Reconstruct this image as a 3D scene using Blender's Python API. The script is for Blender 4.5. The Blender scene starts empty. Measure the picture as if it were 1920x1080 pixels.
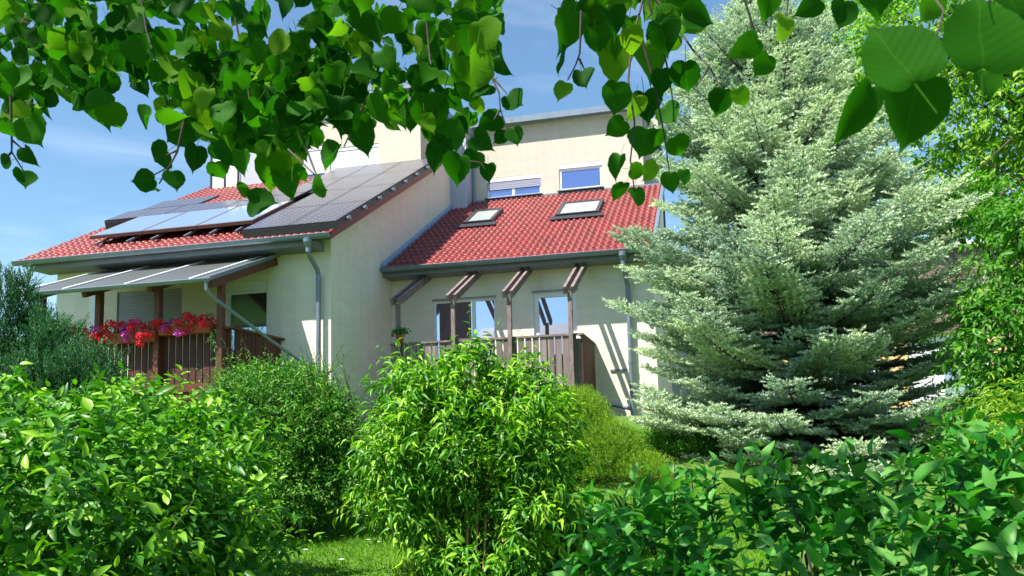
import bpy, math, random
import numpy as np
from mathutils import Vector
PI = math.pi
R = math.radians
rng = np.random.default_rng(7)
random.seed(7)
sc = bpy.context.scene
col = sc.collection

# ------------------------------------------------------------------ camera
PITCH, YAW, ROLL = R(6.49335), R(14.49807), R(-1.32205)
FPX, PPX, PPY = 1584.26, 926.3, 655.48
CAM = np.array([0.0, 0.0, 1.6])


def _rot(p, y, r):
    cy, sy, cp, sp, cr, sr = math.cos(y), math.sin(y), math.cos(p), math.sin(p), math.cos(r), math.sin(r)
    R0 = np.array([[1, 0, 0], [0, 0, -1], [0, 1, 0]], float)
    Ry = np.array([[cy, sy, 0], [-sy, cy, 0], [0, 0, 1]])
    Rx = np.array([[1, 0, 0], [0, cp, sp], [0, -sp, cp]])
    Rr = np.array([[cr, -sr, 0], [sr, cr, 0], [0, 0, 1]])
    return Rr @ Rx @ R0 @ Ry


RM = _rot(PITCH, YAW, ROLL)          # world -> (right, down, forward)


def ray(u, v):
    return RM.T @ np.array([u - PPX, v - PPY, FPX]) / FPX


def W(u, v, D):                       # point of the place seen at pixel u, v of the photo, D metres deep
    return CAM + ray(u, v) * D


def atY(u, v, Y):
    d = ray(u, v)
    return CAM + d * (Y - CAM[1]) / d[1]


cam = bpy.data.cameras.new('Camera')
camo = bpy.data.objects.new('Camera', cam)
col.objects.link(camo)
from mathutils import Matrix
rows = RM
m = Matrix(((RM[0][0], -RM[1][0], -RM[2][0], CAM[0]), (RM[0][1], -RM[1][1], -RM[2][1], CAM[1]),
            (RM[0][2], -RM[1][2], -RM[2][2], CAM[2]), (0, 0, 0, 1)))
camo.matrix_world = m
cam.sensor_width = 36
cam.lens = FPX / 1920 * 36
cam.shift_x = (960 - PPX) / 1920
cam.shift_y = (PPY - 540) / 1920
cam.clip_start = 0.05
cam.clip_end = 3000
cam.dof.use_dof = True
cam.dof.focus_distance = 14
cam.dof.aperture_fstop = 13
sc.camera = camo

# ------------------------------------------------------------------ sun, sky, exposure
SUN = Vector((-0.8, -1.0, 2.05)).normalized()
EL = math.asin(SUN.z)
AZ = math.atan2(SUN.x, SUN.y)
sl = bpy.data.lights.new('sun', 'SUN')
sl.energy = 5.0
sl.angle = R(0.5)
sl.color = (1.0, 0.95, 0.86)
so = bpy.data.objects.new('sun', sl)
col.objects.link(so)
so.rotation_euler = SUN.to_track_quat('Z', 'Y').to_euler()
so.location = (-10, -12, 25)
wd = bpy.data.worlds.new('World')
sc.world = wd
wd.use_nodes = True
nt = wd.node_tree
bg = nt.nodes['Background']
sky = nt.nodes.new('ShaderNodeTexSky')
sky.sky_type = 'NISHITA'
sky.sun_disc = False
sky.sun_elevation = EL
sky.sun_rotation = AZ % (2 * PI)
sky.air_density = 1.0
sky.dust_density = 0.6
sky.ozone_density = 2.2
bg.inputs['Strength'].default_value = 0.15
# thin cirrus: a share of white mixed into the sky by stretched noise
tc = nt.nodes.new('ShaderNodeTexCoord')
mp = nt.nodes.new('ShaderNodeMapping')
mp.inputs['Scale'].default_value = (2.0, 1.2, 9.0)
mp.inputs['Rotation'].default_value = (0.1, 0.15, 0.4)
nz = nt.nodes.new('ShaderNodeTexNoise')
nz.inputs['Scale'].default_value = 2.2
nz.inputs['Detail'].default_value = 8
nz.inputs['Distortion'].default_value = 0.6
rp = nt.nodes.new('ShaderNodeValToRGB')
rp.color_ramp.elements[0].position = 0.50
rp.color_ramp.elements[0].color = (0, 0, 0, 1)
rp.color_ramp.elements[1].position = 0.80
rp.color_ramp.elements[1].color = (0.18, 0.18, 0.18, 1)
mx = nt.nodes.new('ShaderNodeMixRGB')
mx.inputs['Color2'].default_value = (5.0, 5.3, 5.8, 1)
nt.links.new(tc.outputs['Generated'], mp.inputs['Vector'])
nt.links.new(mp.outputs['Vector'], nz.inputs['Vector'])
nt.links.new(nz.outputs['Fac'], rp.inputs['Fac'])
nt.links.new(rp.outputs['Color'], mx.inputs['Fac'])
hue = nt.nodes.new('ShaderNodeMixRGB')       # the air's colour: a little less violet than the model's
hue.blend_type = 'MULTIPLY'
hue.inputs['Fac'].default_value = 1
hue.inputs['Color2'].default_value = (0.54, 0.65, 0.66, 1)
nt.links.new(sky.outputs['Color'], hue.inputs['Color1'])
nt.links.new(hue.outputs['Color'], mx.inputs['Color1'])
nt.links.new(mx.outputs['Color'], bg.inputs['Color'])
sc.view_settings.view_transform = 'Standard'
sc.view_settings.look = 'None'
sc.view_settings.gamma = 1
sc.view_settings.exposure = 1.1
sc.render.engine = 'CYCLES'
sc.cycles.max_bounces = 8
sc.cycles.diffuse_bounces = 3
sc.cycles.transparent_max_bounces = 8


# ------------------------------------------------------------------ materials
def newmat(name):
    m = bpy.data.materials.new(name)
    m.use_nodes = True
    return m, m.node_tree, m.node_tree.nodes['Principled BSDF']


def mat(name, c, rough=0.6, metal=0.0, var=0.12, scale=6.0, bump=0.0, bscale=60.0, stretch=(1, 1, 1), spec=0.5, coat=0.0):
    m, t, p = newmat(name)
    p.inputs['Roughness'].default_value = rough
    p.inputs['Metallic'].default_value = metal
    p.inputs['Specular IOR Level'].default_value = spec
    p.inputs['Coat Weight'].default_value = coat
    g = t.nodes.new('ShaderNodeNewGeometry')
    mp = t.nodes.new('ShaderNodeMapping')
    mp.inputs['Scale'].default_value = stretch
    n = t.nodes.new('ShaderNodeTexNoise')
    n.inputs['Scale'].default_value = scale
    n.inputs['Detail'].default_value = 7
    n.inputs['Roughness'].default_value = 0.65
    r = t.nodes.new('ShaderNodeValToRGB')
    r.color_ramp.elements[0].position = 0.3
    r.color_ramp.elements[1].position = 0.7
    r.color_ramp.elements[0].color = tuple(x * (1 - var) for x in c) + (1,)
    r.color_ramp.elements[1].color = tuple(min(1, x * (1 + var)) for x in c) + (1,)
    t.links.new(g.outputs['Position'], mp.inputs['Vector'])
    t.links.new(mp.outputs['Vector'], n.inputs['Vector'])
    t.links.new(n.outputs['Fac'], r.inputs['Fac'])
    t.links.new(r.outputs['Color'], p.inputs['Base Color'])
    if bump:
        n2 = t.nodes.new('ShaderNodeTexNoise')
        n2.inputs['Scale'].default_value = bscale
        n2.inputs['Detail'].default_value = 4
        b = t.nodes.new('ShaderNodeBump')
        b.inputs['Strength'].default_value = bump
        b.inputs['Distance'].default_value = 0.02
        t.links.new(mp.outputs['Vector'], n2.inputs['Vector'])
        t.links.new(n2.outputs['Fac'], b.inputs['Height'])
        t.links.new(b.outputs['Normal'], p.inputs['Normal'])
    return m


def leafmat(name, cols, trans=0.35, rough=0.45, tcol=(0.9, 1.25, 0.35), veins=False, spec=0.4):
    m, t, p = newmat(name)
    out = t.nodes['Material Output']
    a = t.nodes.new('ShaderNodeAttribute')
    a.attribute_name = 'rnd'
    r = t.nodes.new('ShaderNodeValToRGB')
    els = r.color_ramp.elements
    for i, c in enumerate(cols):
        e = els[i] if i < 2 else els.new(1.0)
        e.position = i / (len(cols) - 1)
        e.color = tuple(c) + (1,)
    # re-set in order (adding elements re-sorts them)
    for i, c in enumerate(cols):
        els[i].position = i / (len(cols) - 1)
    for i, c in enumerate(cols):
        els[i].color = tuple(c) + (1,)
    t.links.new(a.outputs['Fac'], r.inputs['Fac'])
    src = r.outputs['Color']
    if veins:
        uv = t.nodes.new('ShaderNodeUVMap')
        sp = t.nodes.new('ShaderNodeSeparateXYZ')
        t.links.new(uv.outputs['UV'], sp.inputs['Vector'])

        def M(op, x, y=None, z=None):
            n = t.nodes.new('ShaderNodeMath')
            n.operation = op
            for k, q in enumerate((x, y, z)):
                if q is None:
                    continue
                if isinstance(q, (int, float)):
                    n.inputs[k].default_value = q
                else:
                    t.links.new(q, n.inputs[k])
            return n.outputs[0]
        ux = M('ABSOLUTE', M('SUBTRACT', sp.outputs['X'], 0.5))
        mid = M('LESS_THAN', ux, 0.012)
        s = M('MULTIPLY', M('SUBTRACT', sp.outputs['Y'], M('MULTIPLY', ux, 0.75)), 8.0)
        fr = M('ABSOLUTE', M('SUBTRACT', M('FRACT', s), 0.5))
        side = M('LESS_THAN', fr, 0.055)
        v = M('MULTIPLY', M('MAXIMUM', mid, M('MULTIPLY', side, 0.4)), 0.3)
        mxn = t.nodes.new('ShaderNodeMixRGB')
        mxn.inputs['Color2'].default_value = (0.10, 0.22, 0.03, 1)
        t.links.new(v, mxn.inputs['Fac'])
        t.links.new(src, mxn.inputs['Color1'])
        src = mxn.outputs['Color']
        bm = t.nodes.new('ShaderNodeBump')
        bm.inputs['Strength'].default_value = 0.15
        bm.inputs['Distance'].default_value = 0.002
        t.links.new(M('MULTIPLY', fr, 1.0), bm.inputs['Height'])
        t.links.new(bm.outputs['Normal'], p.inputs['Normal'])
    t.links.new(src, p.inputs['Base Color'])
    p.inputs['Roughness'].default_value = rough
    p.inputs['Specular IOR Level'].default_value = spec
    tr = t.nodes.new('ShaderNodeBsdfTranslucent')
    mul = t.nodes.new('ShaderNodeMixRGB')
    mul.blend_type = 'MULTIPLY'
    mul.inputs['Fac'].default_value = 1
    mul.inputs['Color2'].default_value = tuple(x for x in tcol) + (1,)
    t.links.new(src, mul.inputs['Color1'])
    t.links.new(mul.outputs['Color'], tr.inputs['Color'])
    ms = t.nodes.new('ShaderNodeMixShader')
    ms.inputs['Fac'].default_value = trans
    t.links.new(p.outputs['BSDF'], ms.inputs[1])
    t.links.new(tr.outputs['BSDF'], ms.inputs[2])
    t.links.new(ms.outputs['Shader'], out.inputs['Surface'])
    return m


def glassmat(name, c, refl=0.5, tint=(0.75, 0.82, 1.0), rough=0.02):
    m, t, p = newmat(name)
    out = t.nodes['Material Output']
    p.inputs['Base Color'].default_value = tuple(c) + (1,)
    p.inputs['Roughness'].default_value = 0.3
    g = t.nodes.new('ShaderNodeBsdfGlossy')
    g.inputs['Color'].default_value = tuple(tint) + (1,)
    g.inputs['Roughness'].default_value = rough
    ms = t.nodes.new('ShaderNodeMixShader')
    ms.inputs['Fac'].default_value = refl
    t.links.new(p.outputs['BSDF'], ms.inputs[1])
    t.links.new(g.outputs['BSDF'], ms.inputs[2])
    t.links.new(ms.outputs['Shader'], out.inputs['Surface'])
    return m


def pvmat(name):
    """photovoltaic module: dark cells with pale diamonds where their cut corners meet"""
    m, t, p = newmat(name)
    uv = t.nodes.new('ShaderNodeUVMap')
    sp = t.nodes.new('ShaderNodeSeparateXYZ')
    t.links.new(uv.outputs['UV'], sp.inputs['Vector'])

    def M(op, x, y=None):
        n = t.nodes.new('ShaderNodeMath')
        n.operation = op
        for k, q in enumerate((x, y)):
            if q is None:
                continue
            if isinstance(q, (int, float)):
                n.inputs[k].default_value = q
            else:
                t.links.new(q, n.inputs[k])
        return n.outputs[0]
    fx = M('ABSOLUTE', M('SUBTRACT', M('FRACT', sp.outputs['X']), 0.5))
    fy = M('ABSOLUTE', M('SUBTRACT', M('FRACT', sp.outputs['Y']), 0.5))
    dia = M('GREATER_THAN', M('ADD', fx, fy), 0.89)
    line = M('GREATER_THAN', M('MAXIMUM', fx, fy), 0.49)
    f = M('MAXIMUM', dia, M('MULTIPLY', line, 0.35))
    mxn = t.nodes.new('ShaderNodeMixRGB')
    mxn.inputs['Color1'].default_value = (0.07, 0.065, 0.085, 1)
    mxn.inputs['Color2'].default_value = (0.45, 0.45, 0.48, 1)
    t.links.new(f, mxn.inputs['Fac'])
    t.links.new(mxn.outputs['Color'], p.inputs['Base Color'])
    p.inputs['Roughness'].default_value = 0.35
    p.inputs['Coat Weight'].default_value = 0.3
    p.inputs['Coat Roughness'].default_value = 0.12
    return m


def boardmat(name, c1, c2, freq=8.0, rough=0.75):
    """weathered boards: per-board tone from a white-noise step plus long grain"""
    m, t, p = newmat(name)
    g = t.nodes.new('ShaderNodeNewGeometry')
    mp = t.nodes.new('ShaderNodeMapping')
    mp.inputs['Scale'].default_value = (freq, freq, 0.35)
    sn = t.nodes.new('ShaderNodeVectorMath')
    sn.operation = 'FLOOR'
    wn = t.nodes.new('ShaderNodeTexWhiteNoise')
    t.links.new(g.outputs['Position'], mp.inputs['Vector'])
    t.links.new(mp.outputs['Vector'], sn.inputs[0])
    t.links.new(sn.outputs[0], wn.inputs['Vector'])
    mp2 = t.nodes.new('ShaderNodeMapping')
    mp2.inputs['Scale'].default_value = (40, 40, 2.5)
    n = t.nodes.new('ShaderNodeTexNoise')
    n.inputs['Scale'].default_value = 1.5
    n.inputs['Detail'].default_value = 6
    t.links.new(g.outputs['Position'], mp2.inputs['Vector'])
    t.links.new(mp2.outputs['Vector'], n.inputs['Vector'])
    ad = t.nodes.new('ShaderNodeMath')
    ad.operation = 'MULTIPLY_ADD'
    ad.inputs[1].default_value = 0.45
    t.links.new(wn.outputs['Value'], ad.inputs[0])
    hf = t.nodes.new('ShaderNodeMath')
    hf.operation = 'MULTIPLY'
    hf.inputs[1].default_value = 0.55
    t.links.new(n.outputs['Fac'], hf.inputs[0])
    t.links.new(hf.outputs[0], ad.inputs[2])
    r = t.nodes.new('ShaderNodeValToRGB')
    r.color_ramp.elements[0].position = 0.15
    r.color_ramp.elements[1].position = 0.8
    r.color_ramp.elements[0].color = tuple(c1) + (1,)
    r.color_ramp.elements[1].color = tuple(c2) + (1,)
    t.links.new(ad.outputs[0], r.inputs['Fac'])
    t.links.new(r.outputs['Color'], p.inputs['Base Color'])
    p.inputs['Roughness'].default_value = rough
    return m


def rendermat(name, c, bands=True):
    """scratch render: fine horizontal grooves, blotches and faint grime streaks"""
    m = mat(name, c, rough=0.9, var=0.06, scale=1.6, bump=0.5, bscale=22, spec=0.2, stretch=(1, 1, 5.0))
    t = m.node_tree
    p = t.nodes['Principled BSDF']
    g = t.nodes.new('ShaderNodeNewGeometry')
    mp = t.nodes.new('ShaderNodeMapping')
    mp.inputs['Scale'].default_value = (5, 5, 0.5)
    n = t.nodes.new('ShaderNodeTexNoise')
    n.inputs['Scale'].default_value = 1.0
    n.inputs['Detail'].default_value = 6
    t.links.new(g.outputs['Position'], mp.inputs['Vector'])
    t.links.new(mp.outputs['Vector'], n.inputs['Vector'])
    r = t.nodes.new('ShaderNodeValToRGB')
    r.color_ramp.elements[0].position = 0.38
    r.color_ramp.elements[0].color = (0.90, 0.89, 0.88, 1)
    r.color_ramp.elements[1].position = 0.62
    r.color_ramp.elements[1].color = (1, 1, 1, 1)
    t.links.new(n.outputs['Fac'], r.inputs['Fac'])
    old = p.inputs['Base Color'].links[0].from_socket
    mu = t.nodes.new('ShaderNodeMixRGB')
    mu.blend_type = 'MULTIPLY'
    mu.inputs['Fac'].default_value = 0.45
    t.links.new(old, mu.inputs['Color1'])
    t.links.new(r.outputs['Color'], mu.inputs['Color2'])
    t.links.new(mu.outputs['Color'], p.inputs['Base Color'])
    return m


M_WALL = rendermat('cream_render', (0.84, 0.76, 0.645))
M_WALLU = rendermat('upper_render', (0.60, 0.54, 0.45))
M_TILE = mat('red_tile', (0.215, 0.021, 0.017), rough=0.5, var=0.2, scale=3.5, bump=0.15, bscale=30, spec=0.7)
t_ = M_TILE.node_tree
g_ = t_.nodes.new('ShaderNodeNewGeometry')
sc_ = t_.nodes.new('ShaderNodeVectorMath'); sc_.operation = 'MULTIPLY'; sc_.inputs[1].default_value = (1 / .31, 1 / .31, 0)
fl_ = t_.nodes.new('ShaderNodeVectorMath'); fl_.operation = 'FLOOR'
wn_ = t_.nodes.new('ShaderNodeTexWhiteNoise')
rr_ = t_.nodes.new('ShaderNodeValToRGB')
rr_.color_ramp.elements[0].color = (0.80, 0.80, 0.82, 1)
rr_.color_ramp.elements[1].color = (1.10, 1.08, 1.05, 1)
mu_ = t_.nodes.new('ShaderNodeMixRGB'); mu_.blend_type = 'MULTIPLY'; mu_.inputs['Fac'].default_value = 1
t_.links.new(g_.outputs['Position'], sc_.inputs[0]); t_.links.new(sc_.outputs[0], fl_.inputs[0]); t_.links.new(fl_.outputs[0], wn_.inputs['Vector'])
t_.links.new(wn_.outputs['Value'], rr_.inputs['Fac'])
p_ = t_.nodes['Principled BSDF']
t_.links.new(p_.inputs['Base Color'].links[0].from_socket, mu_.inputs['Color1']); t_.links.new(rr_.outputs['Color'], mu_.inputs['Color2'])
t_.links.new(mu_.outputs['Color'], p_.inputs['Base Color'])
M_ZINC = mat('zinc', (0.19, 0.235, 0.29), rough=0.42, metal=0.35, var=0.12, scale=5, spec=0.6)
M_ZINCL = mat('zinc_flashing', (0.26, 0.36, 0.52), rough=0.5, metal=0.3, var=0.1)
M_PANELZ = mat('zinc_cladding', (0.42, 0.43, 0.52), rough=0.5, metal=0.2, var=0.06)
M_FASC = mat('fascia_paint', (0.17, 0.18, 0.21), rough=0.7, var=0.15, scale=4)
M_WHITE = mat('white_frame', (0.80, 0.80, 0.82), rough=0.4, var=0.03)
M_SHUT = mat('shutter_plastic', (0.34, 0.34, 0.44), rough=0.5, var=0.05)
M_SHUTW = mat('white_shutter', (0.74, 0.76, 0.78), rough=0.5, var=0.04)
M_GLASS = glassmat('window_glass', (0.01, 0.012, 0.02), 0.62)
M_GLASSB = glassmat('dormer_glass', (0.05, 0.07, 0.22), 0.35, (0.6, 0.7, 1.0))
M_GLASSD = glassmat('patio_door_glass', (0.008, 0.02, 0.02), 0.45, (0.6, 0.8, 1.0))
M_SKYG = glassmat('skylight_glass', (0.45, 0.50, 0.47), 0.35, (0.9, 0.95, 1.0), 0.08)
M_COLL = glassmat('collector_glass', (0.30, 0.38, 0.52), 0.6, (0.95, 1.0, 1.0), 0.08)
M_CANG = glassmat('canopy_glass', (0.10, 0.105, 0.10), 0.10, (0.9, 0.95, 1.0), 0.3)
M_PV = pvmat('pv_cells')
M_DARKM = mat('dark_metal', (0.045, 0.045, 0.055), rough=0.45, metal=0.3, var=0.1)
M_BRONZE = mat('collector_frame', (0.16, 0.08, 0.07), rough=0.5, var=0.15)
M_REDW = boardmat('red_stained_wood', (0.03, 0.008, 0.005), (0.12, 0.026, 0.013), 7)
M_REDP = mat('red_wood_post', (0.12, 0.03, 0.014), rough=0.6, var=0.25, scale=3, stretch=(6, 6, 0.8))
M_GREYW = boardmat('weathered_wood', (0.07, 0.05, 0.048), (0.27, 0.21, 0.20), 7)
M_GREYP = mat('weathered_beam', (0.19, 0.14, 0.135), rough=0.8, var=0.45, scale=3, stretch=(7, 1.5, 2))
M_CURT = mat('brown_curtain', (0.17, 0.12, 0.13), rough=0.8, var=0.15, stretch=(8, 1, .5))
M_TERRA = mat('terracotta', (0.30, 0.055, 0.025), rough=0.7, var=0.18, scale=9)
M_BARK = mat('bark', (0.085, 0.055, 0.04), rough=0.9, var=0.45, scale=10, bump=0.6, bscale=30, stretch=(3, 3, .8))
M_TWIG = mat('twig_bark', (0.05, 0.035, 0.03), rough=0.75, var=0.35, scale=30)
M_STEM = mat('green_stem', (0.10, 0.13, 0.04), rough=0.7, var=0.3, scale=12)
M_CANE = mat('bamboo_cane', (0.42, 0.26, 0.10), rough=0.55, var=0.2, scale=10)


# ------------------------------------------------------------------ object helpers
def tag(o, label=None, cat=None, group=None, kind=None):
    if label: o['label'] = label
    if cat: o['category'] = cat
    if group: o['group'] = group
    if kind: o['kind'] = kind
    return o


def empty(name, loc, label, cat, group=None):
    o = bpy.data.objects.new(name, None)
    col.objects.link(o)
    o.location = loc
    tag(o, label, cat, group)
    bpy.context.view_layer.update()
    return o


def link(name, me, parent=None):
    o = bpy.data.objects.new(name, me)
    col.objects.link(o)
    if parent is not None:
        o.parent = parent
        root = parent
        off = Vector((0, 0, 0))
        while root is not None:
            off += root.location
            root = root.parent
        o.location = -off           # geometry is written in world coordinates
    return o


class MB:
    def __init__(s):
        s.v, s.f, s.uv = [], [], []

    def quad(s, a, b, c, d, uv=None):
        n = len(s.v)
        s.v += [tuple(a), tuple(b), tuple(c), tuple(d)]
        s.f.append((n, n + 1, n + 2, n + 3))
        s.uv += list(uv or [(0, 0), (1, 0), (1, 1), (0, 1)])

    def box(s, x0, x1, y0, y1, z0, z1):
        P = [(x, y, z) for z in (z0, z1) for y in (y0, y1) for x in (x0, x1)]
        for q in ((0, 2, 3, 1), (4, 5, 7, 6), (0, 1, 5, 4), (2, 6, 7, 3), (0, 4, 6, 2), (1, 3, 7, 5)):
            s.quad(*[P[i] for i in q])

    def hexa(s, P):   # 8 corners: bottom 4 (ring) then top 4 (ring)
        for q in ((3, 2, 1, 0), (4, 5, 6, 7), (0, 1, 5, 4), (1, 2, 6, 5), (2, 3, 7, 6), (3, 0, 4, 7)):
            s.quad(*[P[i] for i in q])

    def beam(s, a, b, w, h, up=(0, 0, 1)):
        a, b, up = Vector(a), Vector(b), Vector(up)
        d = (b - a).normalized()
        x = d.cross(up).normalized() * (w / 2)
        z = x.normalized().cross(d).normalized() * (h / 2)
        s.hexa([a - x - z, a + x - z, b + x - z, b - x - z, a - x + z, a + x + z, b + x + z, b - x + z])

    def tube(s, pts, r, n=10, cap=True):
        pts = [Vector(p) for p in pts]
        rs = r if isinstance(r, (list, tuple)) else [r] * len(pts)
        rings = []
        prev = None
        for i, p in enumerate(pts):
            d = (pts[min(i + 1, len(pts) - 1)] - pts[max(i - 1, 0)]).normalized()
            if prev is None:
                x = d.orthogonal().normalized()
            else:
                x = (prev - d * prev.dot(d)).normalized()
            prev = x
            y = d.cross(x)
            base = len(s.v)
            for k in range(n):
                a = 2 * PI * k / n
                s.v.append(tuple(p + (x * math.cos(a) + y * math.sin(a)) * rs[i]))
            rings.append(base)
        for i in range(len(rings) - 1):
            for k in range(n):
                a, b = rings[i], rings[i + 1]
                k2 = (k + 1) % n
                s.f.append((a + k, a + k2, b + k2, b + k))
                s.uv += [(0, 0)] * 4
        if cap:
            for base, rev in ((rings[0], True), (rings[-1], False)):
                f = tuple(base + k for k in range(n))
                s.f.append(f[::-1] if rev else f)
                s.uv += [(0, 0)] * n

    def build(s, name, m, parent=None, smooth=False):
        me = bpy.data.meshes.new(name)
        me.from_pydata(s.v, [], s.f)
        uvl = me.uv_layers.new(name='UVMap')
        if len(s.uv) == len(me.loops):
            uvl.data.foreach_set('uv', np.array(s.uv, 'f').ravel())
        me.materials.append(m)
        if smooth:
            me.polygons.foreach_set('use_smooth', [True] * len(me.polygons))
        me.update()
        return link(name, me, parent)


def boxobj(name, m, parent, *a):
    b = MB()
    b.box(*a)
    return b.build(name, m, parent)


def npmesh(name, V, F, m, parent=None, rnd=None, uv=None, smooth=False):
    """V (N,3); F list of index arrays (M,k); rnd list of per-face values; uv (N,2) per vertex"""
    me = bpy.data.meshes.new(name)
    V = np.asarray(V, 'f')
    me.vertices.add(len(V))
    me.vertices.foreach_set('co', V.ravel())
    tot = np.concatenate([np.full(len(f), f.shape[1], 'i') for f in F])
    idx = np.concatenate([np.asarray(f, 'i').ravel() for f in F])
    me.loops.add(len(idx))
    me.polygons.add(len(tot))
    me.loops.foreach_set('vertex_index', idx)
    st = np.concatenate([[0], np.cumsum(tot)[:-1]]).astype('i')
    me.polygons.foreach_set('loop_start', st)
    me.polygons.foreach_set('loop_total', tot)
    if smooth:
        me.polygons.foreach_set('use_smooth', np.ones(len(tot), bool))
    me.update(calc_edges=True)
    if rnd is not None:
        at = me.attributes.new('rnd', 'FLOAT', 'FACE')
        at.data.foreach_set('value', np.concatenate(rnd).astype('f'))
    if uv is not None:
        ul = me.uv_layers.new(name='UVMap')
        ul.data.foreach_set('uv', np.asarray(uv, 'f')[idx].ravel())
    me.materials.append(m)
    return link(name, me, parent)


# ------------------------------------------------------------------ leaf templates: x across, y along, z normal
def tmpl(ts, ws, fold=0.14, bend=0.22, wav=0.0):
    """midrib points at ts, half widths ws (0 at both ends)"""
    V, Q, T = [], [], []
    n = len(ts)
    for i, t in enumerate(ts):
        V.append((0, t, -bend * t * t))
    L, Rr = {}, {}
    for i in range(1, n - 1):
        for sgn, D in ((-1, L), (1, Rr)):
            D[i] = len(V)
            V.append((sgn * ws[i], ts[i], fold * ws[i] * 2 - bend * ts[i] ** 2 + wav * (-1) ** i))
    for D, fl in ((L, 0), (Rr, 1)):
        a = [(0, 1, D[1])]
        b = [(n - 2, n - 1, D[n - 2])]
        for tr in a + b:
            T.append(tr if fl else tr[::-1])
        for i in range(1, n - 2):
            q = (i, i + 1, D[i + 1], D[i])
            Q.append(q if fl else q[::-1])
    V = np.array(V, float)
    return V, (np.array(T), np.array(Q) if Q else None)


T_OV = tmpl([0, .18, .5, .8, 1], [0, .24, .27, .14, 0], 0.2, 0.3)
T_DROOP = tmpl([0, .2, .45, .75, 1], [0, .2, .23, .12, 0], 0.28, 0.55)
T_KITE = tmpl([0, .45, 1], [0, .28, 0], 0.18, 0.2)
T_WIDE = tmpl([0, .2, .5, .8, 1], [0, .3, .34, .18, 0], 0.15, 0.28, 0.01)


def heart(n=15):
    """linden leaf: heart-shaped blade with toothed edge and drawn-out tip, as a fan of quads from the midrib"""
    half = [(0.0, 0.06), (0.10, -0.005), (0.22, -0.015), (0.35, 0.03), (0.43, 0.13), (0.485, 0.26), (0.495, 0.39),
            (0.465, 0.52), (0.405, 0.63), (0.33, 0.73), (0.245, 0.81), (0.16, 0.875), (0.085, 0.93), (0.035, 0.99), (0.0, 1.10)]
    mid = [0.06, 0.075, 0.09, 0.13, 0.19, 0.27, 0.37, 0.47, 0.57, 0.67, 0.75, 0.83, 0.90, 0.97, 1.10]
    V, Q = [], []
    k = len(half)

    def z(x, y):
        return 0.30 * abs(x) - 0.25 * y * y + 0.03 * math.sin(9 * y + 4 * x)
    for y in mid:
        V.append((0, y, z(0, y)))
    for sgn in (-1, 1):
        for i, (x, y) in enumerate(half):
            tooth = 1.0 + (0.03 if i % 2 else -0.02)
            V.append((sgn * x * tooth, y, z(x, y)))
    for si, base in enumerate((k, 2 * k)):
        for i in range(k - 1):
            q = (i, i + 1, base + i + 1, base + i)
            Q.append(q if si else q[::-1])
    # petiole
    b = len(V)
    V += [(-0.012, 0.06, 0), (0.012, 0.06, 0), (0.010, -0.45, 0.10), (-0.010, -0.45, 0.10)]
    Q.append((b, b + 1, b + 2, b + 3))
    V = np.array(V, float)
    V[:, 1] -= 0.0
    return V, (None, np.array(Q))


T_HEART = heart()


def unit(a):
    return a / (np.linalg.norm(a, axis=-1, keepdims=True) + 1e-9)


def place_leaves(name, P, D, N, L, Wd, T, m, parent, rnd, uv=False, curl=0.0):
    """P base points, D tip directions, N normals, L lengths, Wd widths"""
    TV, (FT, FQ) = T
    D = unit(D)
    X = unit(np.cross(D, N))
    Z = unit(np.cross(X, D))
    V = (P[:, None, :] + TV[None, :, 0:1] * (X * Wd[:, None])[:, None, :] + TV[None, :, 1:2] * (D * L[:, None])[:, None, :]
         + TV[None, :, 2:3] * (Z * L[:, None])[:, None, :])
    if curl:          # every blade cups, droops and twists by its own amount
        c1, c2, c3 = (rng.normal(size=(len(P), 1)) * curl for _ in range(3))
        dz = c1 * TV[None, :, 1] ** 2 + c2 * np.abs(TV[None, :, 0]) * 1.4 + c3 * TV[None, :, 0] * TV[None, :, 1] * 2.2
        V = V + dz[..., None] * (Z * L[:, None])[:, None, :]
    n, k = len(P), len(TV)
    off = (np.arange(n) * k)[:, None, None]
    F, RR = [], []
    for f in (FT, FQ):
        if f is not None:
            F.append((f[None] + off).reshape(-1, f.shape[1]))
            RR.append(np.repeat(rnd, len(f)))
    uvs = None
    if uv:
        u = np.stack([TV[:, 0] + 0.5, TV[:, 1]], 1)
        uvs = np.tile(u, (n, 1))
    return npmesh(name, V.reshape(-1, 3), F, m, parent, RR, uvs, smooth=True)


def rand_dirs(n):
    return unit(rng.normal(size=(n, 3)))


def lump(p, f=1.3, s=0.0):
    """cheap smooth 3-D noise, about -1..1"""
    x, y, z = p[:, 0] * f + s, p[:, 1] * f + 2 * s, p[:, 2] * f - s
    return (np.sin(x * 2.1 + 1.3 * np.sin(y * 1.7)) + np.sin(y * 2.7 + 1.1 * np.sin(z * 2.3 + 1)) + np.sin(z * 3.1 + 1.2 * np.sin(x * 1.9 + 2))) / 3


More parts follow.
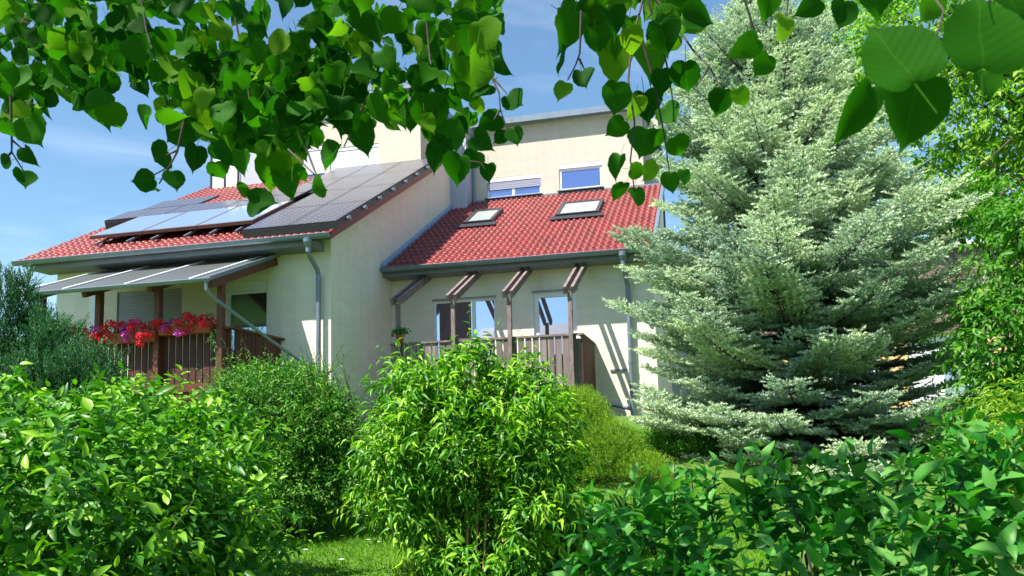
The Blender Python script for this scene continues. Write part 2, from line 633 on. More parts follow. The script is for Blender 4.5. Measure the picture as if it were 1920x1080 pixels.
def env_points(ells, n, rmin=0.72, rmax=1.0, rough=0.16, seed=0.0, lo=None):
    """points near the surface of a union of ellipsoids, with outward normals"""
    vols = np.array([(e[3] * e[4] + e[3] * e[5] + e[4] * e[5]) for e in ells])
    out_p, out_n = [], []
    need = n
    while need > 0:
        k = rng.choice(len(ells), size=need * 2, p=vols / vols.sum())
        E = np.array(ells)[k]
        d = rand_dirs(len(k))
        r = rmin + (rmax - rmin) * rng.random(len(k)) ** 0.6
        base = E[:, :3] + d * E[:, 3:6]
        r = r * (1 + rough * lump(base, 2.2, seed) + rough * 0.5 * lump(base, 6.0, seed + 3))
        p = E[:, :3] + d * E[:, 3:6] * r[:, None]
        inside = np.zeros(len(k), bool)
        for j, e in enumerate(ells):
            q = ((p - np.array(e[:3])) / np.array(e[3:6]))
            inside |= (np.linalg.norm(q, axis=1) < rmin * 0.92) & (k != j)
        ok = ~inside
        if lo is not None:
            ok &= p[:, 2] > lo
        out_p.append(p[ok])
        out_n.append(unit(d[ok] / E[ok][:, 3:6]))
        need -= int(ok.sum())
    return np.concatenate(out_p)[:n], np.concatenate(out_n)[:n]


def shoots(P, A, L, nl, leaf, aspect, T, m, name, parent, up=0.6, droop=0.3, spread=1.0, tone=0.5, tvar=0.5, tipw=0.35):
    """leafy shoots from P along A (length L); nl leaves on each, set round the axis"""
    n = len(P)
    A = unit(A)
    t = (np.arange(nl) + 0.6) / nl
    ref = unit(rng.normal(size=(n, 3)))
    U = unit(np.cross(A, ref))
    Vv = np.cross(A, U)
    ang = (np.arange(nl) * 2.4)[None, :] + rng.random((n, 1)) * 6.28 + rng.normal(size=(n, nl)) * 0.3
    rad = U[:, None] * np.cos(ang)[..., None] + Vv[:, None] * np.sin(ang)[..., None]
    pos = P[:, None] + A[:, None] * (L[:, None] * t[None])[..., None]
    pos[..., 2] -= (t[None] ** 2) * 0.12 * L[:, None]
    out = spread * (1.15 - 0.6 * t)[None, :, None]
    D = rad * out + A[:, None] * 0.75 + rng.normal(size=(n, nl, 3)) * 0.15
    D[..., 2] -= droop
    D = unit(D)
    Nn = np.zeros((n, nl, 3))
    Nn[..., 2] = up
    Nn = Nn + A[:, None] * (1 - up) * 0.6 + rng.normal(size=(n, nl, 3)) * 0.38
    ln = leaf * (0.65 + 0.55 * rng.random((n, nl))) * (1.0 - tipw * t[None])
    wd = ln * aspect * (0.85 + 0.3 * rng.random((n, nl)))
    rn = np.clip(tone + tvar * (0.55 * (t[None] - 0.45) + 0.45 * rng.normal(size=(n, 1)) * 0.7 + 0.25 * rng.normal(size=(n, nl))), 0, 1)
    return place_leaves(name, pos.reshape(-1, 3), D.reshape(-1, 3), Nn.reshape(-1, 3), ln.ravel(), wd.ravel(), T, m, parent, rn.ravel())


def stems(name, base, tops, m, parent, r0=0.012, r1=0.003, sway=0.1, n=6, seg=6):
    b = MB()
    for i, tp in enumerate(tops):
        tp = Vector(tp)
        bs = Vector(base[i % len(base)])
        mid = (bs + tp) / 2 + Vector((random.uniform(-1, 1), random.uniform(-1, 1), random.uniform(0, .6))) * sway * (tp - bs).length
        pts, rs = [], []
        for k in range(seg + 1):
            t = k / seg
            pts.append(bs * (1 - t) ** 2 + mid * 2 * t * (1 - t) + tp * t * t)
            rs.append(r0 * (1 - t) + r1 * t)
        b.tube(pts, rs, n, cap=False)
    return b.build(name, m, parent, smooth=True)


def merge(a, b):
    """b's mesh joins a's (both under the same parent): one crown stays one mesh"""
    import bmesh
    bm = bmesh.new()
    bm.from_mesh(a.data)
    bm.from_mesh(b.data)
    bm.to_mesh(a.data)
    bm.free()
    me = b.data
    bpy.data.objects.remove(b)
    bpy.data.meshes.remove(me)


def kid(o, name):
    return [c for c in o.children if c.name.split('.')[0] == name][0]


# ------------------------------------------------------------------ ground
def gz(x, y):
    z = 0.079 * np.minimum(y, 9.6)
    z = z + np.clip((y - 9.6) / 4.6, 0, 1) ** 1.3 * 1.30
    return z + 0.02 * np.sin(x * 1.3) * np.sin(y * 0.9)


def gzf(x, y):
    return float(gz(np.array(x, float), np.array(y, float)))


def grid(name, x0, x1, y0, y1, nx, ny, m, zoff=0.0, f=None):
    xs, ys = np.linspace(x0, x1, nx), np.linspace(y0, y1, ny)
    X, Y = np.meshgrid(xs, ys)
    Z = (f or gz)(X, Y) + zoff
    V = np.stack([X, Y, Z], -1).reshape(-1, 3)
    i = np.arange(nx * ny).reshape(ny, nx)
    F = np.stack([i[:-1, :-1], i[:-1, 1:], i[1:, 1:], i[1:, :-1]], -1).reshape(-1, 4)
    return npmesh(name, V, [F], m, None, smooth=True)


M_SOIL = mat('lawn_soil', (0.07, 0.15, 0.012), rough=0.95, var=0.35, scale=3, bump=0.4, bscale=60)
g = grid('ground', -400, 400, -300, 900, 3, 3, M_SOIL, f=lambda X, Y: np.where(Y > 300, 2.0, 2.0) * 0 - 0.6)
g['kind'] = 'structure'
g = grid('lawn', -40, 40, -12, 60, 161, 145, M_SOIL)
g['kind'] = 'structure'
M_GRASS = leafmat('grass_blade', [(0.07, 0.21, 0.006), (0.14, 0.34, 0.008), (0.26, 0.46, 0.015)], 0.4, 0.6, spec=.15)
nG = 60000
gx = rng.uniform(-5.2, 0.6, nG)
gy = rng.uniform(5.2, 11.2, nG)
GP = np.stack([gx, gy, gz(gx, gy) - 0.004], 1)
GD = rng.normal(size=(nG, 3)) * 0.45
GD[:, 2] = 1
o = place_leaves('grass', GP, GD, rand_dirs(nG), rng.uniform(.025, .055, nG), rng.uniform(.007, .012, nG),
                 tmpl([0, .5, 1], [0, .5, 0], 0.1, 0.4), M_GRASS, None,
                 np.clip(0.5 + 0.25 * lump(GP, 2.0) + rng.normal(size=nG) * .22, 0, 1))
tag(o, 'short sunlit mown lawn grass between the shrubs', 'grass', kind='stuff')

# ------------------------------------------------------------------ house geometry (metres; facade along X, depth along Y)
SL = 0.53            # roof slope
XL = -7.27           # side wall of the left house, where the right roof dies into it


def wall_holes(b, x0, x1, z0, z1, Y, holes, depth=0.16):
    xs = sorted({x0, x1, *[h[0] for h in holes], *[h[1] for h in holes]})
    zs = sorted({z0, z1, *[h[2] for h in holes], *[h[3] for h in holes]})
    for i in range(len(xs) - 1):
        for j in range(len(zs) - 1):
            cx, cz = (xs[i] + xs[i + 1]) / 2, (zs[j] + zs[j + 1]) / 2
            if any(h[0] < cx < h[1] and h[2] < cz < h[3] for h in holes):
                continue
            b.quad((xs[i], Y, zs[j]), (xs[i + 1], Y, zs[j]), (xs[i + 1], Y, zs[j + 1]), (xs[i], Y, zs[j + 1]))
    for a, c, d, e in holes:
        y2 = Y + depth
        b.quad((a, Y, d), (a, y2, d), (a, y2, e), (a, Y, e))
        b.quad((c, Y, e), (c, y2, e), (c, y2, d), (c, Y, d))
        b.quad((a, Y, e), (a, y2, e), (c, y2, e), (c, Y, e))
        b.quad((a, Y, d), (c, Y, d), (c, y2, d), (a, y2, d))


def tiles(name, x0, x1, y0, y1, z0, parent, wave=0.155, row=0.31):
    """interlocking pan tiles: rolls across, stepped courses up the slope; z0 is the height at y0"""
    nx = int(round((x1 - x0) / wave)) * 6 + 1
    nr = int(round((y1 - y0) / row))
    xs = np.linspace(x0, x1, nx)
    ph = (xs - x0) / wave * 2 * PI
    prof = 0.034 * np.maximum(np.sin(ph), -0.25) + 0.006 * np.sin(2 * ph)
    V = []
    for r in range(nr):
        for t, h in ((0.0, 0.030), (0.0, 0.055), (0.35, 0.036), (1.04, 0.024)):
            y = y0 + (r + t) * row
            bulge = -0.02 * np.maximum(np.sin(ph), 0) if t < 0.02 else 0
            V.append(np.stack([xs, np.full(nx, y) + bulge, z0 + (y - y0) * SL + h + prof], 1))
    V = np.array(V)
    rows_ = len(V)
    i = np.arange(rows_ * nx).reshape(rows_, nx)
    F = []
    for r in range(nr):
        for k in range(3):
            a, c = i[r * 4 + k], i[r * 4 + k + 1]
            F.append(np.stack([a[:-1], a[1:], c[1:], c[:-1]], -1))
    ob = npmesh(name, V.reshape(-1, 3), [np.concatenate(F)], M_TILE, parent)
    return ob


def gutter(name, parent, x0, x1, yc, z, r=0.075, m=None, seams=0.9, brackets=True):
    b = MB()
    n = 10
    prof = [(-r * math.cos(PI * k / n), -r * math.sin(PI * k / n) * 1.1) for k in range(n + 1)]
    prof = [(-r - 0.004, 0.0)] + prof + [(r + 0.004, 0.0)]
    for k in range(len(prof) - 1):
        (a, za), (c, zc) = prof[k], prof[k + 1]
        b.quad((x0, yc + a, z + za), (x1, yc + a, z + za), (x1, yc + c, z + zc), (x0, yc + c, z + zc))
    for x in (x0, x1):
        for k in range(1, len(prof) - 2):
            b.quad((x, yc, z), (x, yc + prof[k][0], z + prof[k][1]), (x, yc + prof[k + 1][0], z + prof[k + 1][1]), (x, yc, z))
    b.tube([(x0, yc - r - .006, z + .003), (x1, yc - r - .006, z + .003)], 0.009, 6)
    o = b.build(name, m or M_ZINC, parent)
    if brackets:
        x = x0 + seams * 0.6
        while x < x1:
            b = MB()
            for k in range(n):
                (a, za), (c, zc) = [(-(r + .004) * math.cos(PI * j / n), -(r + .004) * math.sin(PI * j / n) * 1.1) for j in (k, k + 1)]
                b.quad((x, yc + a, z + za), (x + .025, yc + a, z + za), (x + .025, yc + c, z + zc), (x, yc + c, z + zc))
            x += seams
            b.build('bracket', m or M_ZINC, o)
    return o


def window(parent, x0, x1, z0, z1, Y, glass, mullions=(), box=0.0, shutter=0.0, sm=None, curtain=None, sill=True, name='window', fw=0.055, boxm=None):
    """frame as the part; pane, shutter, shutter box, curtain and sill as its sub-parts. Y is the frame's front"""
    b = MB()
    zt = z1 - box
    b.box(x0, x0 + fw, Y, Y + .06, z0, zt)
    b.box(x1 - fw, x1, Y, Y + .06, z0, zt)
    b.box(x0 + fw, x1 - fw, Y, Y + .06, zt - fw, zt)
    b.box(x0 + fw, x1 - fw, Y, Y + .06, z0, z0 + fw)
    for mxx in mullions:
        b.box(mxx - fw * .75, mxx + fw * .75, Y + .002, Y + .058, z0 + fw, zt - fw)
    f = b.build(name, M_WHITE, parent)
    edges = [x0 + fw] + [q for mm in mullions for q in (mm - fw * .75, mm + fw * .75)] + [x1 - fw]
    for i in range(0, len(edges), 2):
        a, c = edges[i], edges[i + 1]
        # casement (thin inner rail) and pane
        bb = MB()
        bb.box(a, c, Y + .022, Y + .03, z0 + fw, zt - fw)
        p = bb.build('pane', glass, f)
    if curtain is not None:
        a, c = curtain
        bb = MB()
        k = int((c - a) / 0.045)
        for i in range(k):
            xa = a + (c - a) * i / k
            xb = a + (c - a) * (i + 1) / k
            xm = (xa + xb) / 2
            bb.quad((xa, Y + .020, z0 + fw), (xm, Y + .006, z0 + fw), (xm, Y + .006, zt - fw), (xa, Y + .020, zt - fw))
            bb.quad((xm, Y + .006, z0 + fw), (xb, Y + .020, z0 + fw), (xb, Y + .020, zt - fw), (xm, Y + .006, zt - fw))
        bb.build('curtain', M_CURT, f)
    if box:
        bb = MB()
        bb.box(x0, x1, Y - .035, Y + .06, zt + .002, z1)
        bb.build('shutter_box', boxm or M_WHITE, f)
    if shutter:
        bb = MB()
        H = (zt - z0) * shutter
        n = int(H / 0.05)
        for i in range(n):
            za = zt - H + H * i / n
            zb = zt - H + H * (i + 1) / n
            zm = za + (zb - za) * .8
            bb.quad((x0 + .02, Y - .018, za), (x1 - .02, Y - .018, za), (x1 - .02, Y - .022, zm), (x0 + .02, Y - .022, zm))
            bb.quad((x0 + .02, Y - .022, zm), (x1 - .02, Y - .022, zm), (x1 - .02, Y - .004, zb), (x0 + .02, Y - .004, zb))
        bb.box(x0, x0 + .02, Y - .026, Y - .001, z0, zt)
        bb.box(x1 - .02, x1, Y - .026, Y - .001, z0, zt)
        bb.build('roller_shutter', sm or M_SHUT, f)
    if sill:
        bb = MB()
        bb.box(x0 - .04, x1 + .04, Y - .20, Y - .002, z0 - .04, z0 - .012)
        bb.build('sill', M_ZINC, f)
    return f


def fascia_box(parent, x0, x1, yg, yw, z, name='fascia'):
    """boxed eaves: sloping soffit board that runs from behind the gutter down to the wall"""
    b = MB()
    b.hexa([(x0, yg, z - .07), (x1, yg, z - .07), (x1, yw, z - .07), (x0, yw, z - .07),
            (x0, yg, z + .04), (x1, yg, z + .04), (x1, yw + .02, z + .10), (x0, yw + .02, z + .10)])
    return b.build(name, M_FASC, parent)


def roofL(x, y, off=0.0):
    return (x, y, 5.74 + (y - 14.62) * SL + off)


def roofR(x, y, off=0.0):
    return (x, y, 5.71 + (y - 17.94) * SL + off)


# ================================================================== LEFT HOUSE
LH = empty('row_house', (-10.5, 15.25, 2.0), 'cream row house with solar panels on its red roof and a red-brown balcony', 'house', 'joined row houses')
YWL = 15.25
b = MB()
holesL = [(-12.25, -10.66, 4.05, 5.05), (-9.62, -8.68, 3.0, 5.05)]
wall_holes(b, -13.8, XL, 0.8, 5.80, YWL, holesL)
wall = b.build('front_wall', M_WALL, LH)
b = MB()
# gable side wall (right face) running back past the neighbour
zt = lambda y: 5.74 + (y - 14.62) * SL - 0.03
b.quad((XL, YWL, 0.8), (XL, 26, 0.8), (XL, 26, zt(22.5)), (XL, YWL, zt(YWL)))
b.quad((XL, 22.5, 0.8), (XL, 26, 0.8), (XL, 26, zt(22.5)), (XL, 22.5, zt(22.5)))
b.v[1] = (XL, 22.5, 0.8)
b.v[2] = (XL, 22.5, zt(22.5))
b.quad((-13.8, 26, 0.8), (-13.8, YWL, 0.8), (-13.8, YWL, zt(YWL)), (-13.8, 26, zt(22.5)))
b.quad((XL, 26, .8), (-13.8, 26, .8), (-13.8, 26, 9.6), (XL, 26, 9.6))
b.build('side_wall', M_WALL, LH)
rf = tiles('roof', -14.3, -6.97, 14.62, 21.9, 5.70, LH)
# verge tiles and underlay: closes the roof edge seen from the side
b = MB()
b.hexa([roofL(-7.03, 14.64, -.10), roofL(-6.955, 14.64, -.10), roofL(-6.955, 21.6, -.10), roofL(-7.03, 21.6, -.10),
        roofL(-7.03, 14.64, .055), roofL(-6.955, 14.64, .055), roofL(-6.955, 21.6, .055), roofL(-7.03, 21.6, .055)])
b.build('verge', M_TILE, LH)
b = MB()
b.hexa([roofL(-14.28, 14.75, -.16), roofL(-7.04, 14.75, -.16), roofL(-7.04, 21.6, -.16), roofL(-14.28, 21.6, -.16),
        roofL(-14.28, 14.75, -.03), roofL(-7.04, 14.75, -.03), roofL(-7.04, 21.6, -.03), roofL(-14.28, 21.6, -.03)])
b.build('roof_deck', M_FASC, LH)
gutter('gutter', LH, -14.32, -6.98, 14.58, 5.725)
fascia_box(LH, -14.0, -7.42, 14.68, YWL - .003, 5.62)
# downpipe with funnel and swan neck
b = MB()
b.tube([(-7.44, 14.58, 5.66), (-7.44, 14.58, 5.60), (-7.44, 14.60, 5.50)], [0.09, 0.085, 0.05], 14)
b.tube([(-7.44, 14.60, 5.52), (-7.44, 14.60, 5.42), (-7.45, 14.66, 5.36), (-7.47, 15.04, 5.16), (-7.48, 15.12, 5.08), (-7.48, 15.13, 5.0), (-7.48, 15.13, 1.6)], 0.047, 14)
b.tube([(-7.48, 15.13, 5.02), (-7.48, 15.13, 4.94)], 0.054, 14)
b.tube([(-7.48, 15.13, 3.30), (-7.48, 15.13, 3.24)], 0.054, 14)
b.build('downpipe', M_ZINC, LH, smooth=False)
window(LH, -12.25, -10.66, 4.05, 5.05, YWL + .05, M_GLASS, (), shutter=1.0, sill=True)
window(LH, -9.62, -8.68, 3.0, 5.05, YWL + .07, M_GLASSD, (), box=0.17, sill=False, name='balcony_door', boxm=M_SHUTW)
b = MB()
b.box(-12.90, -12.70, YWL - .05, YWL - .003, 3.0, 5.03)
b.build('door_jamb', M_WHITE, LH)
# upper storey
YU = 21.35
b = MB()
hU = [(-11.9, -10.35, 9.25, 10.25), (-10.2, -8.73, 9.3, 10.10)]
wall_holes(b, -13.0, -7.48, 8.9, 11.45, YU, hU)
b.quad((-7.48, YU, 8.9), (-7.48, 26, 8.9), (-7.48, 26, 11.45), (-7.48, YU, 11.45))
b.quad((-13.0, 26, 8.9), (-13.0, YU, 8.9), (-13.0, YU, 11.45), (-13.0, 26, 11.45))
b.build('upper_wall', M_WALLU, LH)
window(LH, -11.9, -10.35, 9.25, 10.25, YU + .05, M_GLASSB, (-11.1,), box=0.14, shutter=.8, sm=M_SHUTW)
window(LH, -10.2, -8.73, 9.3, 10.10, YU + .05, M_GLASSB, (), box=0.10, shutter=1, sm=M_SHUTW)
b = MB()
b.box(-13.2, -7.30, YU - .30, 26.2, 11.45, 11.68)
b.build('roof_slab', M_ZINC, LH)
# white bay with dark glazing bars at the upper left
b = MB()
b.box(-13.95, -13.003, YU - .1, YU + 1.4, 8.95, 10.6)
bay = b.build('glazed_bay', M_SHUTW, LH)
for x in (-13.95, -13.5, -13.06):
    boxobj('glazing_bar', M_DARKM, bay, x - .02, x + .02, YU - .135, YU - .103, 9.1, 10.6)
boxobj('ledge', M_DARKM, bay, -14.0, -13.0, YU - .14, YU - .104, 9.02, 9.06)
b = MB()
b.box(-12.98, -12.3, YU - .08, YU - .003, 9.0, 11.3)
b.build('cladding_panel', M_PANELZ, LH)


# solar modules
def onroof(name, parent, x0, x1, y0, y1, off, th, m, fm, cu=0, cv=0, fwd=0.025):
    """a framed flat panel lying on the left roof, raised by off"""
    nrm = Vector((0, -SL, 1)).normalized()
    b = MB()

    def P(x, y, o):
        return Vector(roofL(x, y)) + nrm * o
    b.hexa([P(x0, y0, off), P(x1, y0, off), P(x1, y1, off), P(x0, y1, off),
            P(x0, y0, off + th), P(x1, y0, off + th), P(x1, y1, off + th), P(x0, y1, off + th)])
    f = b.build(name, fm, parent)
    b = MB()
    e = fwd
    o2 = off + th + .004
    b.quad(P(x0 + e, y0 + e, o2), P(x1 - e, y0 + e, o2), P(x1 - e, y1 - e, o2), P(x0 + e, y1 - e, o2),
           uv=[(0, 0), (cu, 0), (cu, cv), (0, cv)])
    b.build('glass', m, f)
    return f


OFF = .15
ys = [14.78, 16.40, 18.02, 19.64, 21.26]
for (xa, xb) in ((-8.93, -7.92), (-7.91, -6.90)):
    for i in range(4):
        onroof('solar_panel', LH, xa, xb, ys[i] + .006, ys[i + 1] - .006, OFF, .04, M_PV, M_DARKM, 6, 10, .012)
for i in (2, 3):
    onroof('solar_panel', LH, -9.94, -8.94, ys[i] + .006, ys[i + 1] - .006, OFF, .04, M_PV, M_DARKM, 6, 10, .012)
for i, (xa, xb) in enumerate([(-13.95, -12.35), (-12.34, -10.74), (-10.73, -9.13)]):
    onroof('solar_panel', LH, xa, xb, 16.95, 17.84, OFF + .05, .04, M_PV, M_DARKM, 10, 6, .012)
onroof('solar_panel', LH, -13.6, -12.0, 17.86, 18.75, OFF + .05, .04, M_PV, M_DARKM, 10, 6, .012)
onroof('solar_panel', LH, -10.73, -9.13, 17.86, 18.75, OFF + .05, .04, M_PV, M_DARKM, 10, 6, .012)
for i in range(3):
    onroof('solar_collector', LH, -13.0 + i * 1.33, -11.685 + i * 1.33, 15.35, 17.05, OFF + .02, .07, M_COLL, M_BRONZE, 1, 1, .03)
# mounting rails, front apron and side plate with clamps
nrm = Vector((0, -SL, 1)).normalized()
for x in (-12.7, -11.9, -11.3, -10.5, -9.9, -9.3):
    b = MB()
    b.beam(Vector(roofL(x, 15.1)) + nrm * .10, Vector(roofL(x, 17.0)) + nrm * .14, .04, .04)
    b.build('mounting_rail', M_ZINC, LH)
b = MB()
P0 = [Vector(roofL(x, y)) + nrm * o for x, y, o in ((-8.93, 14.75, .03), (-6.87, 14.75, .03), (-6.87, 14.77, .18), (-8.93, 14.77, .18))]
b.quad(*P0)
P1 = [Vector(roofL(x, y)) + nrm * o for x, y, o in ((-6.87, 14.75, .05), (-6.87, 21.28, .05), (-6.87, 21.28, .19), (-6.87, 14.75, .19))]
b.quad(*P1)
b.build('edge_plate', M_DARKM, LH)
b = MB()
P2 = [Vector(roofL(x, y)) + nrm * o for x, y, o in ((-13.95, 16.93, .02), (-13.0, 16.93, .02), (-13.0, 16.94, .2), (-13.95, 16.94, .2))]
b.quad(*P2)
b.build('edge_plate', M_DARKM, LH)
for y in np.linspace(15.2, 20.9, 8):
    b = MB()
    c = Vector(roofL(-6.86, y)) + nrm * .13
    b.box(c.x, c.x + .04, c.y - .04, c.y + .04, c.z - .02, c.z + .03)
    b.box(c.x + .038, c.x + .06, c.y - .015, c.y + .06, c.z - .03, c.z + .05)
    b.build('clamp', M_ZINC, LH)

# glass canopy on timber rafters
cYo, cZo, cYw, cZw = 12.80, 4.60, 15.20, 5.52
can = MB()
can.hexa([(-12.55, cYo, cZo), (-8.42, cYo, cZo), (-8.42, cYw, cZw), (-12.55, cYw, cZw),
          (-12.55, cYo, cZo + .02), (-8.42, cYo, cZo + .02), (-8.42, cYw, cZw + .02), (-12.55, cYw, cZw + .02)])
CN = can.build('glass_canopy', M_CANG, LH)
for x in (-12.53, -11.45, -10.12, -8.8):
    b = MB()
    b.beam((x, cYo - .01, cZo + .035), (x, cYw, cZw + .035), .06, .026)
    b.build('glazing_bar', M_WHITE, CN)
b = MB()
for x in (-8.40,):
    b.beam((x, cYo + .02, cZo + .03), (x, cYw, cZw + .03), .035, .07)
b.build('edge_trim', M_ZINC, CN)
for x in (-12.35, -11.1, -9.72, -8.47):
    b = MB()
    b.beam((x, cYo + .12, cZo - .05), (x, cYw, cZw - .10), .09, .15)
    b.build('rafter', M_REDP, CN)
gutter('canopy_gutter', LH, -12.6, -8.40, 12.76, 4.60, r=.05, brackets=False)
b = MB()
b.tube([(-8.45, 12.76, 4.56), (-8.45, 12.78, 4.42), (-8.42, 12.95, 4.30), (-7.98, 14.15, 3.66), (-7.56, 15.08, 3.16)], .032, 12)
b.build('canopy_downpipe', M_ZINC, LH)

# balcony: posts, rails, boards
BYL, BXR = 13.38, -8.33
for x, z1 in ((-8.50, 4.62), (-9.80, 4.62), (-11.08, 4.62), (-12.38, 4.62)):
    b = MB()
    b.box(x - .055, x + .055, BYL - .12, BYL - .005, 1.2, z1 + .05)
    b.build('balcony_post', M_REDP, LH)
bal = MB()
bal.box(-13.3, BXR, BYL + .002, YWL - .002, 2.70, 2.84)
BL = bal.build('balcony', M_REDP, LH)
b = MB()
b.box(-13.3, BXR + .06, BYL - .06, BYL + .10, 3.80, 3.84)
b.box(BXR - .07, BXR + .06, BYL + .10, YWL - .01, 3.80, 3.84)
b.build('handrail', M_REDP, BL)
b = MB()
x = -13.25
while x < BXR - .02:
    b.box(x, x + .115, BYL + .03, BYL + .052, 2.55, 3.80)
    x += .145
b.build('front_boards', M_REDW, BL)
b = MB()
y = BYL + .12
while y < YWL - .1:
    b.box(BXR - .01, BXR + .012, y, y + .125, 2.55, 3.80)
    y += .14
b.build('side_boards', M_REDW, BL)

# ================================================================== RIGHT HOUSE
RH = empty('row_house', (-4.2, 18.5, 2.0), 'cream row house with two skylights in its red roof and a weathered grey balcony', 'house', 'joined row houses')
YWR, XR = 18.5, -1.15
b = MB()
holesR = [(-6.23, -4.72, 3.3, 4.98), (-3.84, -2.86, 2.9, 5.01)]
wall_holes(b, XL + .003, XR, 0.8, 5.80, YWR, holesR)
b.build('front_wall', M_WALL, RH)
b = MB()
ztr = lambda y: 5.71 + (y - 17.94) * SL - .03
b.quad((XR, YWR, 0.8), (XR, 25, 0.8), (XR, 25, ztr(25)), (XR, YWR, ztr(YWR)))
b.quad((XR, 25, .8), (XL, 25, .8), (XL, 25, 9.4), (XR, 25, 9.4))
b.build('side_wall', M_WALL, RH)
tiles('roof', XL + .02, -1.12, 17.90, 24.2, 5.67, RH)
b = MB()
b.hexa([roofR(-1.13, 17.92, -.12), roofR(-1.05, 17.92, -.12), roofR(-1.05, 24.4, -.12), roofR(-1.13, 24.4, -.12),
        roofR(-1.13, 17.92, .07), roofR(-1.05, 17.92, .07), roofR(-1.05, 24.4, .07), roofR(-1.13, 24.4, .07)])
b.build('verge_trim', M_ZINC, RH)
b = MB()
b.hexa([roofR(XL + .02, 18.0, -.16), roofR(-1.14, 18.0, -.16), roofR(-1.14, 24.4, -.16), roofR(XL + .02, 24.4, -.16),
        roofR(XL + .02, 18.0, -.03), roofR(-1.14, 18.0, -.03), roofR(-1.14, 24.4, -.03), roofR(XL + .02, 24.4, -.03)])
b.build('roof_deck', M_FASC, RH)
b = MB()
b.hexa([roofR(XL + .004, 17.86, .02), roofR(XL + .07, 17.86, .02), roofR(XL + .07, 23.4, .02), roofR(XL + .004, 23.4, .02),
        roofR(XL + .004, 17.86, .16), roofR(XL + .07, 17.86, .11), roofR(XL + .07, 23.4, .11), roofR(XL + .004, 23.4, .16)])
b.build('flashing', M_ZINCL, RH)
gutter('gutter', RH, XL + .01, -1.07, 17.86, 5.70)
fascia_box(RH, XL + .01, -1.20, 17.96, YWR - .003, 5.60)
b = MB()
px_ = -1.70
b.tube([(px_ - .03, 17.86, 5.66), (px_ - .03, 17.86, 5.58), (px_ - .03, 17.88, 5.48)], [0.095, 0.09, 0.05], 14)
b.tube([(px_ - .03, 17.88, 5.50), (px_ - .03, 17.88, 5.40), (px_ - .02, 18.30, 5.12), (px_, 18.38, 5.02), (px_, 18.38, 2.0)], 0.05, 14)
b.tube([(px_, 18.38, 3.36), (px_, 18.38, 3.30)], 0.058, 14)
b.build('downpipe', M_ZINC, RH)
b = MB()
b.tube([(px_ - .75, 18.33, 2.50), (px_ - .03, 18.36, 2.32)], .04, 12)
b.build('branch_pipe', M_ZINC, RH)
b = MB()
b.box(-2.16, -1.80, YWR - .03, YWR - .003, 3.16, 3.20)
b.build('wall_bracket', M_ZINC, RH)
window(RH, -6.23, -4.72, 3.3, 4.98, YWR + .05, M_GLASS, (-5.26,), curtain=(-6.1, -5.33), sill=False)
window(RH, -3.84, -2.86, 2.9, 5.01, YWR + .05, M_GLASS, (), sill=False, name='balcony_door', fw=.11)
boxobj('shutter_slot', M_ZINC, RH, -6.25, -4.70, YWR - .02, YWR - .003, 4.985, 5.02)
boxobj('shutter_slot', M_ZINC, RH, -3.87, -2.83, YWR - .02, YWR - .003, 5.015, 5.06)
# dormer storey
YD = 24.0
b = MB()
hD = [(-6.32, -4.64, 9.0, 9.62), (-4.10, -2.82, 9.02, 9.83)]
wall_holes(b, -6.75, -1.63, 8.7, 11.16, YD, hD)
b.quad((-1.63, YD, 8.7), (-1.63, YD + .5, 8.7), (-1.63, YD + .5, 11.16), (-1.63, YD, 11.16))
b.quad((-1.63, YD + .5, 8.7), (-1.18, YD + .5, 8.7), (-1.18, YD + .5, 11.1), (-1.63, YD + .5, 11.1))
b.quad((-1.18, YD + .5, 8.7), (-1.18, 26, 8.7), (-1.18, 26, 11.1), (-1.18, YD + .5, 11.1))
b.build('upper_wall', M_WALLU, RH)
b = MB()
b.box(-6.9, -1.5, YD - .28, 26.2, 11.18, 11.36)
b.build('roof_slab', M_ZINC, RH)
window(RH, -6.32, -4.64, 9.0, 9.62, YD + .04, M_GLASSB, (-5.5,), box=0.12, shutter=.48, sm=M_SHUT, sill=True)
window(RH, -4.10, -2.82, 9.02, 9.83, YD + .04, M_GLASSB, (), box=0.14, sill=True, fw=.07)
b = MB()
b.box(-6.75, -1.16, YD - .04, YD - .003, 8.78, 8.97)
b.build('apron_flashing', M_ZINC, RH)
b = MB()
b.box(XL + .004, -6.76, 23.35, 24.2, 8.45, 11.0)
b.build('cladding_panel', M_PANELZ, RH)
b = MB()
b.tube([(-6.70, YD - .06, 8.8), (-6.70, YD - .06, 11.15)], .04, 10)
b.build('downpipe', M_ZINC, RH)
b = MB()
b.tube([(-1.14, 24.45, 6.5), (-1.14, 24.45, 11.1)], .045, 10)
b.build('dark_pipe', M_DARKM, RH)
